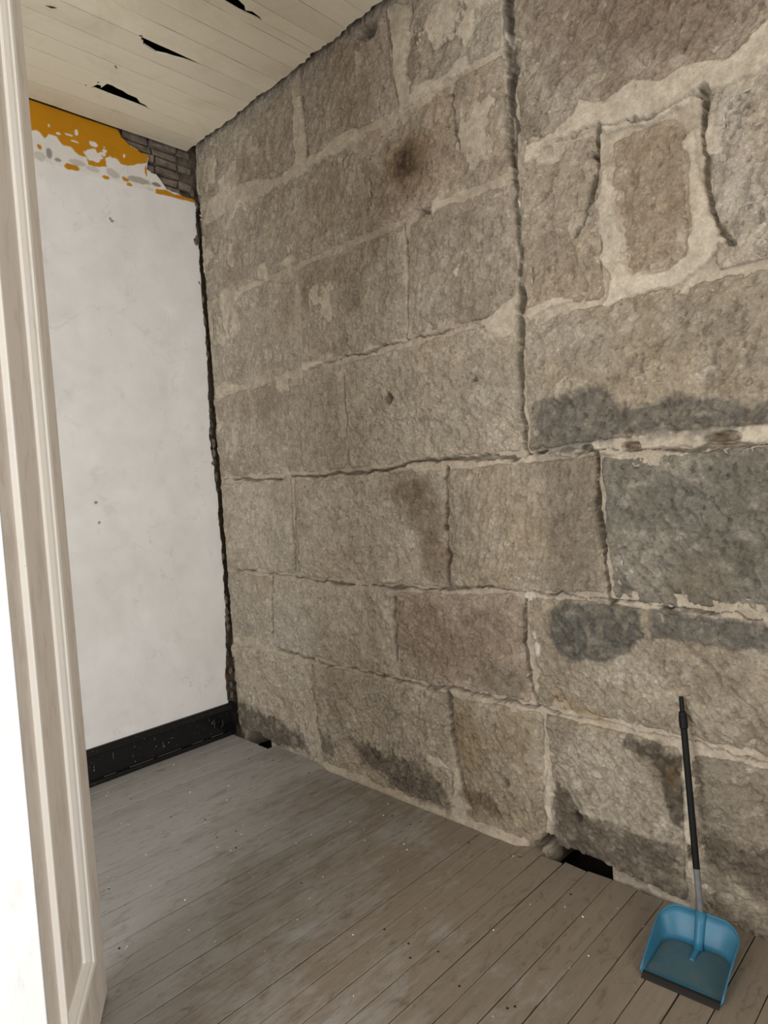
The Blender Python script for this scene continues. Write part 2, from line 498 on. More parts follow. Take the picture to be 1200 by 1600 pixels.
# mortar smeared thick over the stone faces: outline, thickness
PATCHES = [
    ([(2.49, 2.915), (2.55, 2.945), (2.62, 2.93), (2.70, 2.945), (2.80, 2.93), (2.86, 2.89), (2.95, 2.875), (3.06, 2.865), (3.165, 2.895), (3.36, 2.87), (3.60, 2.90), (3.60, 3.03), (3.38, 3.02), (3.26, 2.97), (3.15, 3.01), (3.05, 2.99), (2.95, 3.05), (2.85, 3.02), (2.75, 3.05), (2.62, 2.99), (2.50, 2.985)], 0.012),
    ([(2.79, 2.69), (2.83, 2.76), (2.86, 2.69), (2.875, 2.55), (2.875, 2.42), (2.915, 2.36), (3.05, 2.34), (3.10, 2.38), (3.125, 2.50), (3.13, 2.62), (3.115, 2.76), (3.15, 2.80), (3.165, 2.70), (3.17, 2.58), (3.22, 2.45), (3.25, 2.40), (3.17, 2.33), (3.06, 2.285), (2.92, 2.275), (2.80, 2.275), (2.84, 2.37), (2.79, 2.45), (2.80, 2.53), (2.73, 2.58), (2.74, 2.62)], 0.010),
    ([(2.17, 2.35), (2.24, 2.345), (2.30, 2.36), (2.38, 2.41), (2.42, 2.40), (2.42, 2.26), (2.36, 2.245), (2.28, 2.25), (2.25, 2.31)], 0.010),
    ([(2.45, 2.36), (2.48, 2.35), (2.60, 2.36), (2.66, 2.33), (2.55, 2.31), (2.48, 2.28), (2.455, 2.30)], 0.008),
    ([(0.15, 3.56), (0.40, 3.55), (0.70, 3.50), (0.92, 3.44), (1.05, 3.47), (1.06, 3.80), (1.13, 3.79), (1.15, 3.46), (1.30, 3.44), (1.40, 3.47), (1.55, 3.45), (1.55, 3.41), (1.40, 3.38), (1.20, 3.39), (0.95, 3.37), (0.60, 3.40), (0.30, 3.44), (0.10, 3.44)], 0.009),
    ([(1.80, 3.92), (1.93, 3.85), (1.89, 3.60), (1.93, 3.48), (2.10, 3.46), (2.24, 3.47), (2.24, 3.42), (2.05, 3.40), (1.83, 3.40)], 0.010),
    ([(2.20, 3.40), (2.38, 3.30), (2.40, 3.05), (2.36, 2.99), (2.22, 3.02), (2.16, 3.10), (2.18, 3.25)], 0.008),
    ([(0.05, 2.36), (0.18, 2.38), (0.28, 2.35), (0.24, 2.31), (0.08, 2.27)], 0.008),
    ([(0.82, 2.97), (0.98, 2.985), (0.98, 2.94), (0.90, 2.92)], 0.008),
    ([(0.62, 3.00), (0.72, 3.01), (0.70, 2.90), (0.64, 2.92)], 0.006),
    ([(0.20, 2.95), (0.36, 2.97), (0.42, 2.88), (0.30, 2.80), (0.20, 2.84)], 0.007),
    ([(1.99, 2.94), (2.06, 2.96), (2.05, 2.89), (1.995, 2.875)], 0.010),
    ([(0.98, 2.38), (1.12, 2.36), (1.30, 2.355), (1.26, 2.33), (1.08, 2.30), (0.98, 2.31)], 0.009),
    ([(0.72, 2.33), (0.84, 2.34), (0.84, 2.24), (0.76, 2.22)], 0.007),
    ([(1.60, 1.735), (1.72, 1.742), (1.86, 1.735), (1.94, 1.72), (1.80, 1.705), (1.62, 1.70)], 0.006),
    ([(2.53, 1.742), (2.68, 1.735), (2.75, 1.765), (2.95, 1.782), (3.10, 1.78), (3.34, 1.765), (3.60, 1.76), (3.60, 1.70), (3.30, 1.72), (3.05, 1.715), (2.86, 1.718), (2.66, 1.708), (2.54, 1.715)], 0.006),
    ([(1.76, 0.285), (1.86, 0.27), (1.90, 0.235), (1.82, 0.22), (1.75, 0.245)], 0.010),
    ([(2.44, 0.40), (2.475, 0.36), (2.46, 0.24), (2.49, 0.17), (2.46, 0.13), (2.42, 0.20), (2.43, 0.30)], 0.008),
    ([(1.93, 0.24), (1.98, 0.16), (2.04, 0.08), (1.98, 0.04), (1.89, 0.05), (1.91, 0.12)], 0.007),
    ([(3.005, 0.52), (3.045, 0.53), (3.05, 0.10), (3.015, 0.10), (3.02, 0.30)], 0.008),
]


def crack_depth(x, z):
    wob = fbm(x * 14, z * 14, 91, 3)
    wob2 = fbm(x * 45, z * 45, 95, 2)
    gap = fbm(x * 9, z * 9, 55, 3) * 0.5 + 0.5
    wob3 = fbm(x * 11 + 3, z * 11, 97, 3)
    wx = x + wob * 0.017 + wob2 * 0.004
    wz = z + fbm(x * 14 + 5, z * 14, 92, 3) * 0.017 + fbm(x * 45, z * 45 + 8, 96, 2) * 0.004
    out = np.zeros(np.shape(x))
    for pts, w, dep, gp in CRACKS:
        xs = [p[0] for p in pts]
        zs = [p[1] for p in pts]
        m = (x > min(xs) - 0.08) & (x < max(xs) + 0.08) & (z > min(zs) - 0.08) & (z < max(zs) + 0.08)
        if not m.any():
            continue
        d = seg_dist(wx[m], wz[m], pts)
        ww = (w * 1.05 + 0.0020) * np.clip(0.95 + 0.9 * wob3[m] + 0.35 * wob2[m], 0.25, 1.7)
        if gp > 0:
            ww = ww * sstep(gp - 0.05, gp + 0.12, gap[m])
        ww = ww + 1e-4
        k = (dep * 1.5 + 0.022) * sstep(ww * 1.15 + 0.002, ww * 0.8, d)
        o = out[m]
        out[m] = np.maximum(o, k)
    return out


# stains with a shape of their own: outline, colour, strength, edge softness
def ell(cx, cz, rx, rz, n=14):
    return [(cx + rx * math.cos(2 * math.pi * i / n), cz + rz * math.sin(2 * math.pi * i / n)) for i in range(n)]


STAINS = [
    ([(2.49, 1.94), (2.56, 1.955), (2.68, 1.985), (2.78, 1.985), (2.84, 1.93), (2.87, 1.88), (2.97, 1.895), (3.06, 1.905), (3.15, 1.90), (3.24, 1.86), (3.36, 1.84), (3.5, 1.80), (3.5, 1.76), (2.92, 1.78), (2.74, 1.755), (2.655, 1.735), (2.482, 1.745)], (98, 94, 87), 0.85, 0.03),
    ([(2.515, 1.70), (2.74, 1.70), (2.75, 1.30), (2.70, 1.15), (2.52, 1.15), (2.50, 1.4)], (118, 109, 97), 0.72, 0.12),
    ([(2.50, 1.07), (2.58, 1.115), (2.80, 1.12), (2.89, 1.10), (2.895, 1.0), (2.84, 0.955), (2.75, 0.905), (2.60, 0.875), (2.54, 0.91), (2.505, 0.96)], (86, 85, 79), 0.9, 0.018),
    ([(2.935, 1.115), (3.10, 1.115), (3.5, 1.10), (3.5, 1.02), (3.32, 1.005), (3.18, 1.015), (3.10, 1.035), (3.02, 1.01), (2.93, 1.015)], (92, 91, 85), 0.85, 0.02),
    (ell(1.72, 1.60, 0.14, 0.10), (100, 82, 64), 0.65, 0.10),
    (ell(1.86, 1.48, 0.12, 0.20), (112, 95, 76), 0.6, 0.10),
    (ell(1.90, 1.30, 0.09, 0.14), (122, 104, 84), 0.6, 0.08),
    (ell(1.858, 3.16, 0.17, 0.15), (118, 97, 72), 0.75, 0.12),
    (ell(1.862, 3.165, 0.075, 0.075), (60, 46, 32), 0.9, 0.09),
    (ell(1.62, 3.05, 0.13, 0.22), (122, 106, 88), 0.5, 0.12),
    ([(1.42, 3.88), (1.78, 3.88), (1.80, 3.46), (1.62, 3.44), (1.45, 3.55)], (146, 129, 116), 0.45, 0.08),
    (ell(0.66, 3.60, 0.28, 0.12), (150, 132, 118), 0.5, 0.1),
    ([(1.90, 3.70), (1.98, 3.72), (1.97, 3.50), (1.91, 3.50)], (120, 104, 92), 0.6, 0.03),
    (ell(0.42, 3.05, 0.12, 0.14), (134, 112, 98), 0.45, 0.1),
    ([(1.62, 1.04), (2.2, 1.06), (2.35, 0.95), (2.2, 0.72), (1.75, 0.70), (1.6, 0.8)], (124, 107, 92), 0.5, 0.09),
    (ell(2.25, 0.74, 0.14, 0.10), (118, 110, 98), 0.6, 0.06),
    (ell(2.03, 0.40, 0.10, 0.18), (134, 116, 86), 0.6, 0.09),
    (ell(2.08, 0.12, 0.12, 0.06), (92, 74, 54), 0.75, 0.06),
    (ell(2.30, 0.50, 0.10, 0.10), (130, 112, 86), 0.4, 0.08),
    ([(0.02, 0.24), (0.30, 0.23), (0.44, 0.21), (0.60, 0.17), (0.80, 0.13), (0.80, 0.04), (0.4, 0.0), (0.02, 0.0)], (66, 58, 50), 0.75, 0.05),
    ([(0.90, 0.20), (1.05, 0.18), (1.10, 0.10), (0.95, 0.06)], (88, 80, 70), 0.7, 0.04),
    ([(1.20, 0.22), (1.40, 0.23), (1.60, 0.20), (1.78, 0.17), (1.88, 0.12), (1.90, 0.02), (1.60, 0.03), (1.25, 0.12)], (84, 76, 66), 0.75, 0.045),
    ([(2.47, 0.33), (2.54, 0.315), (2.64, 0.25), (2.76, 0.24), (2.88, 0.25), (3.0, 0.23), (3.01, 0.02), (2.47, 0.02)], (76, 66, 56), 0.8, 0.045),
    ([(2.80, 0.60), (2.90, 0.615), (3.02, 0.57), (3.02, 0.30), (2.97, 0.30), (2.96, 0.42), (2.93, 0.52), (2.84, 0.56)], (58, 50, 40), 0.85, 0.03),
    (ell(2.98, 0.50, 0.02, 0.03), (140, 108, 66), 0.3, 0.02),
    ([(3.06, 0.30), (3.2, 0.34), (3.5, 0.32), (3.5, 0.12), (3.28, 0.14), (3.1, 0.2)], (78, 68, 58), 0.7, 0.05),
    ([(2.446, 3.95), (2.475, 3.95), (2.47, 3.3), (2.452, 2.96), (2.418, 2.96), (2.42, 3.3), (2.425, 3.6), (2.42, 3.95)], (82, 76, 70), 0.85, 0.012),
    ([(2.425, 2.90), (2.455, 2.90), (2.46, 2.42), (2.43, 2.42)], (108, 100, 92), 0.6, 0.02),
    (ell(2.446, 2.765, 0.011, 0.022), (228, 222, 212), 0.95, 0.004),
    (ell(2.452, 2.54, 0.010, 0.013), (224, 216, 204), 0.95, 0.004),
    (ell(2.44, 2.475, 0.009, 0.016), (216, 208, 196), 0.9, 0.004),
    (ell(2.437, 3.45, 0.010, 0.025), (200, 192, 180), 0.8, 0.006),
    (ell(2.43, 0.90, 0.016, 0.035), (222, 216, 206), 0.95, 0.005),
    (ell(2.424, 0.965, 0.010, 0.022), (206, 198, 186), 0.8, 0.005),
    (ell(2.405, 1.125, 0.03, 0.018), (206, 198, 184), 0.8, 0.008),
    ([(2.44, 0.40), (2.475, 0.36), (2.46, 0.24), (2.49, 0.17), (2.46, 0.13), (2.42, 0.20), (2.43, 0.30)], (188, 178, 162), 0.7, 0.015),
    (ell(1.80, 0.345, 0.03, 0.015), (196, 186, 170), 0.8, 0.006),
    ([(1.76, 0.285), (1.86, 0.27), (1.90, 0.235), (1.82, 0.22), (1.75, 0.245)], (176, 166, 150), 0.7, 0.012),
    ([(2.88, 2.86), (3.12, 2.80), (3.125, 2.5), (3.05, 2.36), (2.92, 2.37), (2.885, 2.6)], (140, 122, 101), 0.55, 0.04),
    ([(3.22, 2.85), (3.32, 2.84), (3.32, 2.50), (3.25, 2.42), (3.21, 2.6)], (182, 174, 162), 0.6, 0.04),
    ([(2.50, 3.6), (3.6, 3.6), (3.6, 3.10), (3.10, 3.06), (2.92, 3.10), (2.80, 3.14), (2.62, 3.12)], (126, 110, 95), 0.5, 0.08),
    (ell(2.96, 2.0, 0.18, 0.10), (156, 142, 120), 0.4, 0.08),
    (ell(2.60, 2.06, 0.10, 0.06), (150, 134, 108), 0.35, 0.06),
    (ell(2.88, 1.735, 0.035, 0.014), (112, 94, 76), 0.8, 0.008),
    (ell(3.20, 1.735, 0.045, 0.016), (98, 78, 60), 0.85, 0.008),
    (ell(2.70, 1.735, 0.018, 0.014), (84, 68, 54), 0.8, 0.006),
    (ell(2.62, 1.742, 0.03, 0.012), (96, 90, 84), 0.7, 0.008),
    (ell(1.66, 2.07, 0.02, 0.03), (92, 84, 74), 0.7, 0.012),
    ([(2.45, 0.72), (2.70, 0.68), (2.75, 0.64), (2.5, 0.64)], (138, 118, 84), 0.5, 0.03),
]


def apply_stains(x, z, col):
    nz = fbm(x * 11, z * 11, 301, 5, 0.62)
    nf = fbm(x * 40, z * 40, 302, 3)
    for pts, c, st, soft in STAINS:
        xs = [p[0] for p in pts]
        zs = [p[1] for p in pts]
        m = (x > min(xs) - 0.2) & (x < max(xs) + 0.2) & (z > min(zs) - 0.2) & (z < max(zs) + 0.2)
        if not m.any():
            continue
        d = poly_sd(x[m], z[m], pts) + nz[m] * min(0.07, soft * 1.7) + nf[m] * min(0.02, soft * 0.6)
        k = (st * sstep(-soft * 0.5, soft * 0.5, d))[:, None]
        k = k * np.clip(0.95 - 0.55 * nf[m] - 0.35 * nz[m], 0.1, 1)[:, None]
        col[m] = col[m] * (1 - k) + lin(c) * k
    return col


GREY = (148, 139, 126)
# stones: corners TL TR BR BL (x, z), colour, tool (angle in degrees, strength), relief, proudness
S = []


def st(tl, tr, br, bl, col=GREY, ang=20, tool=0.4, rel=1.0, proud=0.004):
    S.append((tl, tr, br, bl, col, ang, tool, rel, proud))


# lowest course
st((0.03, 0.625), (0.875, 0.612), (0.89, -0.02), (0.03, 0.050), (148, 139, 125), 60, 0.3, 1.2, 0.006)
st((0.89, 0.612), (1.905, 0.612), (1.925, -0.06), (0.905, -0.06), (144, 134, 119), 40, 0.35, 1.3, 0.012)
st((1.935, 0.612), (2.44, 0.622), (2.435, -0.06), (2.0, -0.06), (134, 122, 103), 120, 0.35, 1.2, 0.008)
st((2.455, 0.622), (3.018, 0.615), (3.018, 0.018), (2.465, 0.058), (130, 121, 106), 128, 0.9, 1.2, 0.014)
st((3.045, 0.615), (3.86, 0.618), (3.86, -0.06), (3.045, -0.06), (124, 115, 101), 30, 0.5, 1.2, 0.006)
st((3.88, 0.618), (4.6, 0.62), (4.6, -0.06), (3.88, -0.06), (142, 133, 118))
st((4.62, 0.62), (6.6, 0.62), (6.6, -0.06), (4.62, -0.06), (142, 133, 118))
# second course
st((0.03, 1.125), (0.53, 1.108), (0.485, 0.645), (0.03, 0.645), (146, 138, 124), 80, 0.2, 0.9, 0.0)
st((0.548, 1.105), (1.59, 1.092), (1.57, 0.635), (0.505, 0.645), (152, 144, 131), 70, 0.25, 0.9, 0.003)
st((1.605, 1.092), (2.37, 1.138), (2.385, 0.655), (1.59, 0.635), (140, 127, 112), 35, 0.35, 1.0, 0.005)
st((2.39, 1.138), (3.50, 1.112), (3.50, 0.642), (2.42, 0.655), (134, 124, 108), 128, 0.8, 1.1, 0.004)
st((3.52, 1.112), (4.30, 1.12), (4.30, 0.64), (3.52, 0.642), (142, 133, 118), 128, 0.5)
st((4.32, 1.12), (6.6, 1.12), (6.6, 0.64), (4.32, 0.64), (142, 133, 118))
# third course
st((0.03, 1.712), (0.793, 1.708), (0.782, 1.132), (0.03, 1.142), (150, 141, 127), 70, 0.2, 0.8, 0.004)
st((0.832, 1.708), (1.975, 1.700), (1.957, 1.128), (0.818, 1.122), (152, 143, 129), 20, 0.2, 0.9, 0.006)
st((1.992, 1.705), (2.735, 1.712), (2.758, 1.160), (1.975, 1.140), (140, 130, 114), 74, 0.9, 0.8, 0.008)
st((2.755, 1.705), (3.62, 1.702), (3.62, 1.128), (2.778, 1.138), (104, 100, 90), 125, 0.7, 1.5, 0.006)
st((3.64, 1.702), (4.4, 1.71), (4.4, 1.13), (3.64, 1.128), (128, 122, 112), 60, 0.4)
st((4.42, 1.71), (6.6, 1.71), (6.6, 1.13), (4.42, 1.13), (142, 133, 118))
# fourth course
st((0.03, 2.295), (1.31, 2.315), (1.315, 1.735), (0.03, 1.750), (136, 127, 114), 80, 0.3, 0.9, 0.0)
st((1.325, 2.315), (2.415, 2.320), (2.412, 1.755), (1.33, 1.735), (150, 141, 126), 140, 0.45, 1.0, 0.006)
st((2.45, 2.305), (3.60, 2.265), (3.60, 1.775), (2.44, 1.750), (138, 128, 112), 45, 0.5, 1.4, 0.010)
st((3.62, 2.265), (4.5, 2.29), (4.5, 1.74), (3.62, 1.775), (142, 133, 118), 45, 0.5)
st((4.52, 2.29), (6.6, 2.29), (6.6, 1.74), (4.52, 1.74), (142, 133, 118))
# fifth course
st((0.03, 2.905), (0.99, 2.90), (0.975, 2.335), (0.03, 2.315), (140, 131, 117), 85, 0.4, 0.8, 0.0)
st((1.0, 2.90), (1.815, 2.89), (1.795, 2.345), (0.99, 2.335), (138, 128, 114), 82, 0.5, 1.0, 0.003)
st((1.84, 2.89), (2.425, 2.885), (2.428, 2.345), (1.815, 2.345), (138, 128, 114), 80, 0.45, 1.1, 0.004)
st((2.45, 2.94), (2.80, 2.925), (2.81, 2.30), (2.445, 2.33), (142, 131, 115), 70, 0.5, 1.3, 0.004)
st((2.845, 2.88), (3.125, 2.86), (3.12, 2.31), (2.865, 2.31), (142, 129, 111), 60, 0.4, 1.0, -0.002)
st((3.19, 2.89), (3.90, 2.90), (3.90, 2.30), (3.20, 2.30), (152, 143, 129), 65, 0.8, 1.8, 0.012)
st((3.92, 2.90), (4.7, 2.90), (4.7, 2.31), (3.92, 2.30), (142, 133, 118))
st((4.72, 2.90), (6.6, 2.90), (6.6, 2.31), (4.72, 2.31), (142, 133, 118))
# sixth course
st((0.03, 3.43), (0.70, 3.415), (0.70, 2.92), (0.03, 2.925), (140, 131, 118), 75, 0.5, 1.0, 0.0)
st((0.715, 3.415), (1.545, 3.405), (1.54, 2.91), (0.71, 2.92), (140, 131, 117), 70, 0.6, 1.1, 0.002)
st((1.56, 3.405), (2.42, 3.39), (2.415, 2.91), (1.555, 2.91), (142, 130, 115), 50, 0.5, 1.3, 0.003)
st((2.475, 4.0), (3.70, 4.0), (3.70, 2.96), (2.47, 2.98), (130, 118, 103), 40, 0.7, 1.5, 0.006)
st((3.72, 4.0), (6.6, 4.0), (6.6, 2.92), (3.72, 2.92), (138, 126, 111), 40, 0.6)
# seventh course
st((0.03, 4.0), (1.06, 4.0), (1.07, 3.44), (0.03, 3.45), (138, 129, 115), 70, 0.4, 1.0, 0.0)
st((1.13, 4.0), (1.80, 4.0), (1.81, 3.42), (1.14, 3.44), (139, 129, 116), 60, 0.4, 1.0, 0.003)
st((1.90, 4.0), (2.42, 4.0), (2.42, 3.41), (1.90, 3.42), (138, 129, 115), 50, 0.5, 1.2, 0.0)

wall_stone = bpy.data.objects.new('wall_stone', None)


def relief(x, z, ang, tool, rel, seed):
    a = math.radians(ang)
    u = x * math.cos(a) + z * math.sin(a)
    v = -x * math.sin(a) + z * math.cos(a)
    h = 0.009 * rel * fbm(x * 3.2, z * 3.2, seed, 3)
    r = fbm(x * 13, z * 13, seed + 3, 4, 0.55)
    h = h + 0.0056 * rel * r
    h = h + 0.0044 * rel * (0.35 - np.abs(fbm(x * 8, z * 8, seed + 5, 3)))
    stk = fbm(u * 18, v * 75, seed + 7, 3, 0.5)
    h = h + 0.0085 * tool * stk * (0.6 + 0.8 * sstep(-0.3, 0.5, fbm(x * 5, z * 5, seed + 9, 2)))
    h = h + 0.0036 * fbm(x * 55, z * 55, seed + 11, 3)
    fl1 = fbm(u * 7, v * 11, seed + 15, 4, 0.6)
    fl2 = fbm(u * 17, v * 24, seed + 17, 3, 0.6)
    h = h + 0.0050 * rel * (sstep(0.10, 0.16, fl1) + sstep(-0.22, -0.16, fl1) - 1.2)
    h = h + 0.0032 * (0.6 + 0.6 * tool) * (sstep(0.14, 0.20, fl2) - sstep(0.30, 0.22, -fl2))
    pit = fbm(x * 38, z * 38, seed + 13, 2)
    h = h - 0.008 * rel * sstep(0.40, 0.62, pit)
    return h


def blotch(x, z):
    """lime film and grime that run across stones and joints alike"""
    f = sstep(0.02, 0.26, fbm(x * 2.4 + 7, z * 2.4, 611, 6, 0.64))
    g = sstep(0.06, 0.34, fbm(x * 3.1, z * 2.6 + 4, 612, 6, 0.66))
    return f, g


def weather(x, z, col):
    f, g = blotch(x, z)
    up = 0.35 + 0.65 * sstep(1.6, 2.4, z) * (1 - 0.5 * sstep(2.3, 2.6, x))
    kf = (0.42 * f * up)[..., None]
    kg = (0.34 * g * (0.5 + 0.5 * up))[..., None]
    col = col * (1 - kf) + lin((190, 181, 165)) * kf
    return col * (1 - kg) + lin((138, 127, 111)) * kg


def make_stone(k, tl, tr, br, bl, colr, ang, tool, rel, proud):
    wdt = 0.5 * (math.dist(tl, tr) + math.dist(bl, br))
    hgt = 0.5 * (math.dist(tl, bl) + math.dist(tr, br))
    res = 0.0046 if min(tl[0], bl[0]) < 3.4 else 0.02
    nu = max(8, int(wdt / res))
    nv = max(8, int(hgt / res))
    U, V = np.meshgrid(np.linspace(0, 1, nu), np.linspace(0, 1, nv), indexing='ij')
    x = (1 - U) * V * tl[0] + U * V * tr[0] + U * (1 - V) * br[0] + (1 - U) * (1 - V) * bl[0]
    z = (1 - U) * V * tl[1] + U * V * tr[1] + U * (1 - V) * br[1] + (1 - U) * (1 - V) * bl[1]
    seed = 1000 + 37 * k
    # distance to the outline, corners rounded
    du = np.minimum(U, 1 - U) * wdt
    dv = np.minimum(V, 1 - V) * hgt
    R = 0.030
    cu = np.maximum(R - du, 0)
    cv = np.maximum(R - dv, 0)
    d = np.where((cu > 0) & (cv > 0), R - np.hypot(cu, cv), np.minimum(du, dv))
    e = fbm(x * 7, z * 7, seed + 21, 4, 0.6) * 0.016 + fbm(x * 34, z * 34, seed + 23, 2) * 0.003
    drop = 0.030 * (1 - sstep(-0.010, 0.014, d + e)) + 0.006 * (1 - sstep(0.0, 0.07, d + e * 2)) * (0.3 + 0.7 * rel)
    h = proud + 0.006 + relief(x, z, ang, tool, rel, seed) - drop - crack_depth(x, z)
    # colour
    n1 = fbm(x * 2.6, z * 2.6, seed + 31, 4)
    n2 = fbm(x * 9, z * 9, seed + 33, 4)
    base = lin(colr)
    col = np.empty(x.shape + (3,))
    col[:] = base
    warm = lin((132, 112, 90)) / lin((140, 130, 116))
    cool = lin((138, 134, 126)) / lin((140, 130, 116))
    k1 = (0.28 * sstep(0.0, 0.7, n1))[..., None]
    k2 = (0.25 * sstep(0.0, 0.7, -n1))[..., None]
    col = col * (1 - k1 + k1 * warm)
    col = col * (1 - k2 + k2 * cool)
    col = col * (1.38 + 0.24 * n2)[..., None]
    film = sstep(0.05, 0.32, fbm(x * 4.5, z * 4.5, seed + 37, 6, 0.62)) * 0.30
    col = col * (1 - film[..., None]) + lin((190, 181, 166)) * film[..., None]
    # pale lime film left in the hollows of the tooling
    lime = sstep(0.25, 0.7, fbm(x * 20, z * 20, seed + 35, 3)) * 0.28
    col = col * (1 - lime[..., None]) + lin((212, 204, 190)) * lime[..., None]
    col = weather(x, z, col)
    flat = apply_stains(x.ravel(), z.ravel(), col.reshape(-1, 3))
    v = np.stack([x.ravel(), -h.ravel(), z.ravel()], 1)
    f = grid_faces(nu, nv)
    # skirt running back into the wall
    idx = np.arange(nu * nv).reshape(nu, nv)
    ring = np.concatenate([idx[:, 0], idx[-1, 1:], idx[-2::-1, -1], idx[0, -2:0:-1]])
    b = v[ring].copy()
    b[:, 1] = 0.11
    n0 = len(v)
    v = np.concatenate([v, b])
    flat = np.concatenate([flat, flat[ring]])
    m = len(ring)
    i = np.arange(m)
    j = (i + 1) % m
    f = np.concatenate([f, np.stack([ring[j], ring[i], n0 + i, n0 + j], 1)])
    me = mesh_np('stone', v, f, True, flat)
    return obj('stone', me, M_STONE, wall_stone)


# mortar bed behind and between the stones, thick where it was smeared over them
xs = np.concatenate([np.arange(-0.08, 3.45, 0.0036), np.arange(3.45, WALL_X1 + 0.01, 0.02)])
zs = np.arange(-0.14, 3.96, 0.0040)
X, Z = np.meshgrid(xs, zs, indexing='ij')
n_lo = fbm(X * 3, Z * 3, 401, 3)
n_mid = fbm(X * 14, Z * 14, 402, 4)
n_hi = fbm(X * 60, Z * 60, 403, 3)
hm = -0.0045 + 0.004 * n_lo + 0.0035 * n_mid + 0.0014 * n_hi
pm = np.zeros(X.shape)
for pts, th in PATCHES:
    px = [p[0] for p in pts]
    pz = [p[1] for p in pts]
    m = (X > min(px) - 0.1) & (X < max(px) + 0.1) & (Z > min(pz) - 0.1) & (Z < max(pz) + 0.1)
    d = poly_sd(X[m], Z[m], pts) + 0.022 * fbm(X[m] * 16, Z[m] * 16, 411, 4, 0.6)
    k = sstep(-0.006, 0.008, d)
    pm[m] = np.maximum(pm[m], k)
    hm[m] = np.where(k > 0, np.maximum(hm[m], hm[m] * (1 - k) + k * (th + 0.003 + 0.004 * n_lo[m] + 0.0025 * n_mid[m])), hm[m])
skin = fbm(X * 3.4, Z * 3.0, 431, 6, 0.62)
sk = sstep(0.30, 0.34, skin) * sstep(1.75, 2.2, Z) * (1 - 0.7 * sstep(2.35, 2.5, X))
hm = np.where(sk > 0, np.maximum(hm, hm * (1 - sk) + sk * (0.010 + 0.004 * n_lo + 0.002 * n_mid)), hm)
pm = np.maximum(pm, sk * 0.7)
# ragged crevice in the corner, cement fillet along the foot
edge = 0.022 + 0.014 * fbm(Z * 6, Z * 0 + 3, 421, 3) + 0.010 * fbm(Z * 40, X * 20, 422, 2)
hm = hm - 0.06 * (1 - sstep(-0.02, 0.02, X - edge))
fil = sstep(0.85, 1.05, X) * (1 - sstep(2.28, 2.35, X)) * (1 - sstep(0.0, 0.055, Z + 0.012 * n_mid))
hm = np.where(fil > 0, np.maximum(hm, 0.042 * fil + 0.006 * n_mid), hm)
foot = sstep(2.375, 2.39, X) * (1 - sstep(2.70, 2.72, X)) * (1 - sstep(0.05, 0.06, Z)) + sstep(0.02, 0.04, X) * (1 - sstep(0.38, 0.40, X)) * (1 - sstep(0.035, 0.045, Z))
hm = hm - 0.40 * foot
hm = hm - crack_depth(X, Z)
colm = np.empty(X.shape + (3,))
colm[:] = lin((152, 142, 127))
k = (0.5 * sstep(-0.2, 0.6, n_mid))[..., None]
colm = colm * (1 - k) + lin((142, 132, 117)) * k
k = (pm * 0.75)[..., None]
colm = colm * (1 - k) + lin((160, 151, 136)) * k
colm *= (1.24 + 0.12 * n_lo + 0.10 * n_hi)[..., None]
colm = weather(X, Z, colm)
colf = apply_stains(X.ravel(), Z.ravel(), colm.reshape(-1, 3))
vm = np.stack([X.ravel(), -hm.ravel(), Z.ravel()], 1)
# no mortar is needed deep behind a stone face
hid = np.zeros(X.shape, bool)
for q in S:
    (ax, az), (bx, bz), (ccx, cz), (dx, dz) = q[:4]
    hid |= (X > max(ax, dx) + 0.045) & (X < min(bx, ccx) - 0.045) & (Z < min(az, bz) - 0.045) & (Z > max(cz, dz) + 0.045)
hid &= (pm < 0.001) & (hm > -0.03) & (fil < 0.001)
fm = grid_faces(len(xs), len(zs))
fm = fm[~hid.ravel()[fm].all(1)]
um = np.zeros(len(vm), bool)
um[fm.ravel()] = True
fm = (np.cumsum(um) - 1)[fm]
vm, colf = vm[um], colf[um]
COL.objects.link(wall_stone)
tag(wall_stone, 'rough wall of large hewn stone blocks with lime mortar joints', 'wall', kind='structure')
obj('mortar', mesh_np('mortar', vm, fm, True, colf), M_MORTAR, wall_stone)
core = MB()
core.box(-0.1, 6.9, 0.50, 0.60, -0.2, 4.13)
core.build('core', M_DARK, wall_stone)
for i, s in enumerate(S):
    make_stone(i, *s)

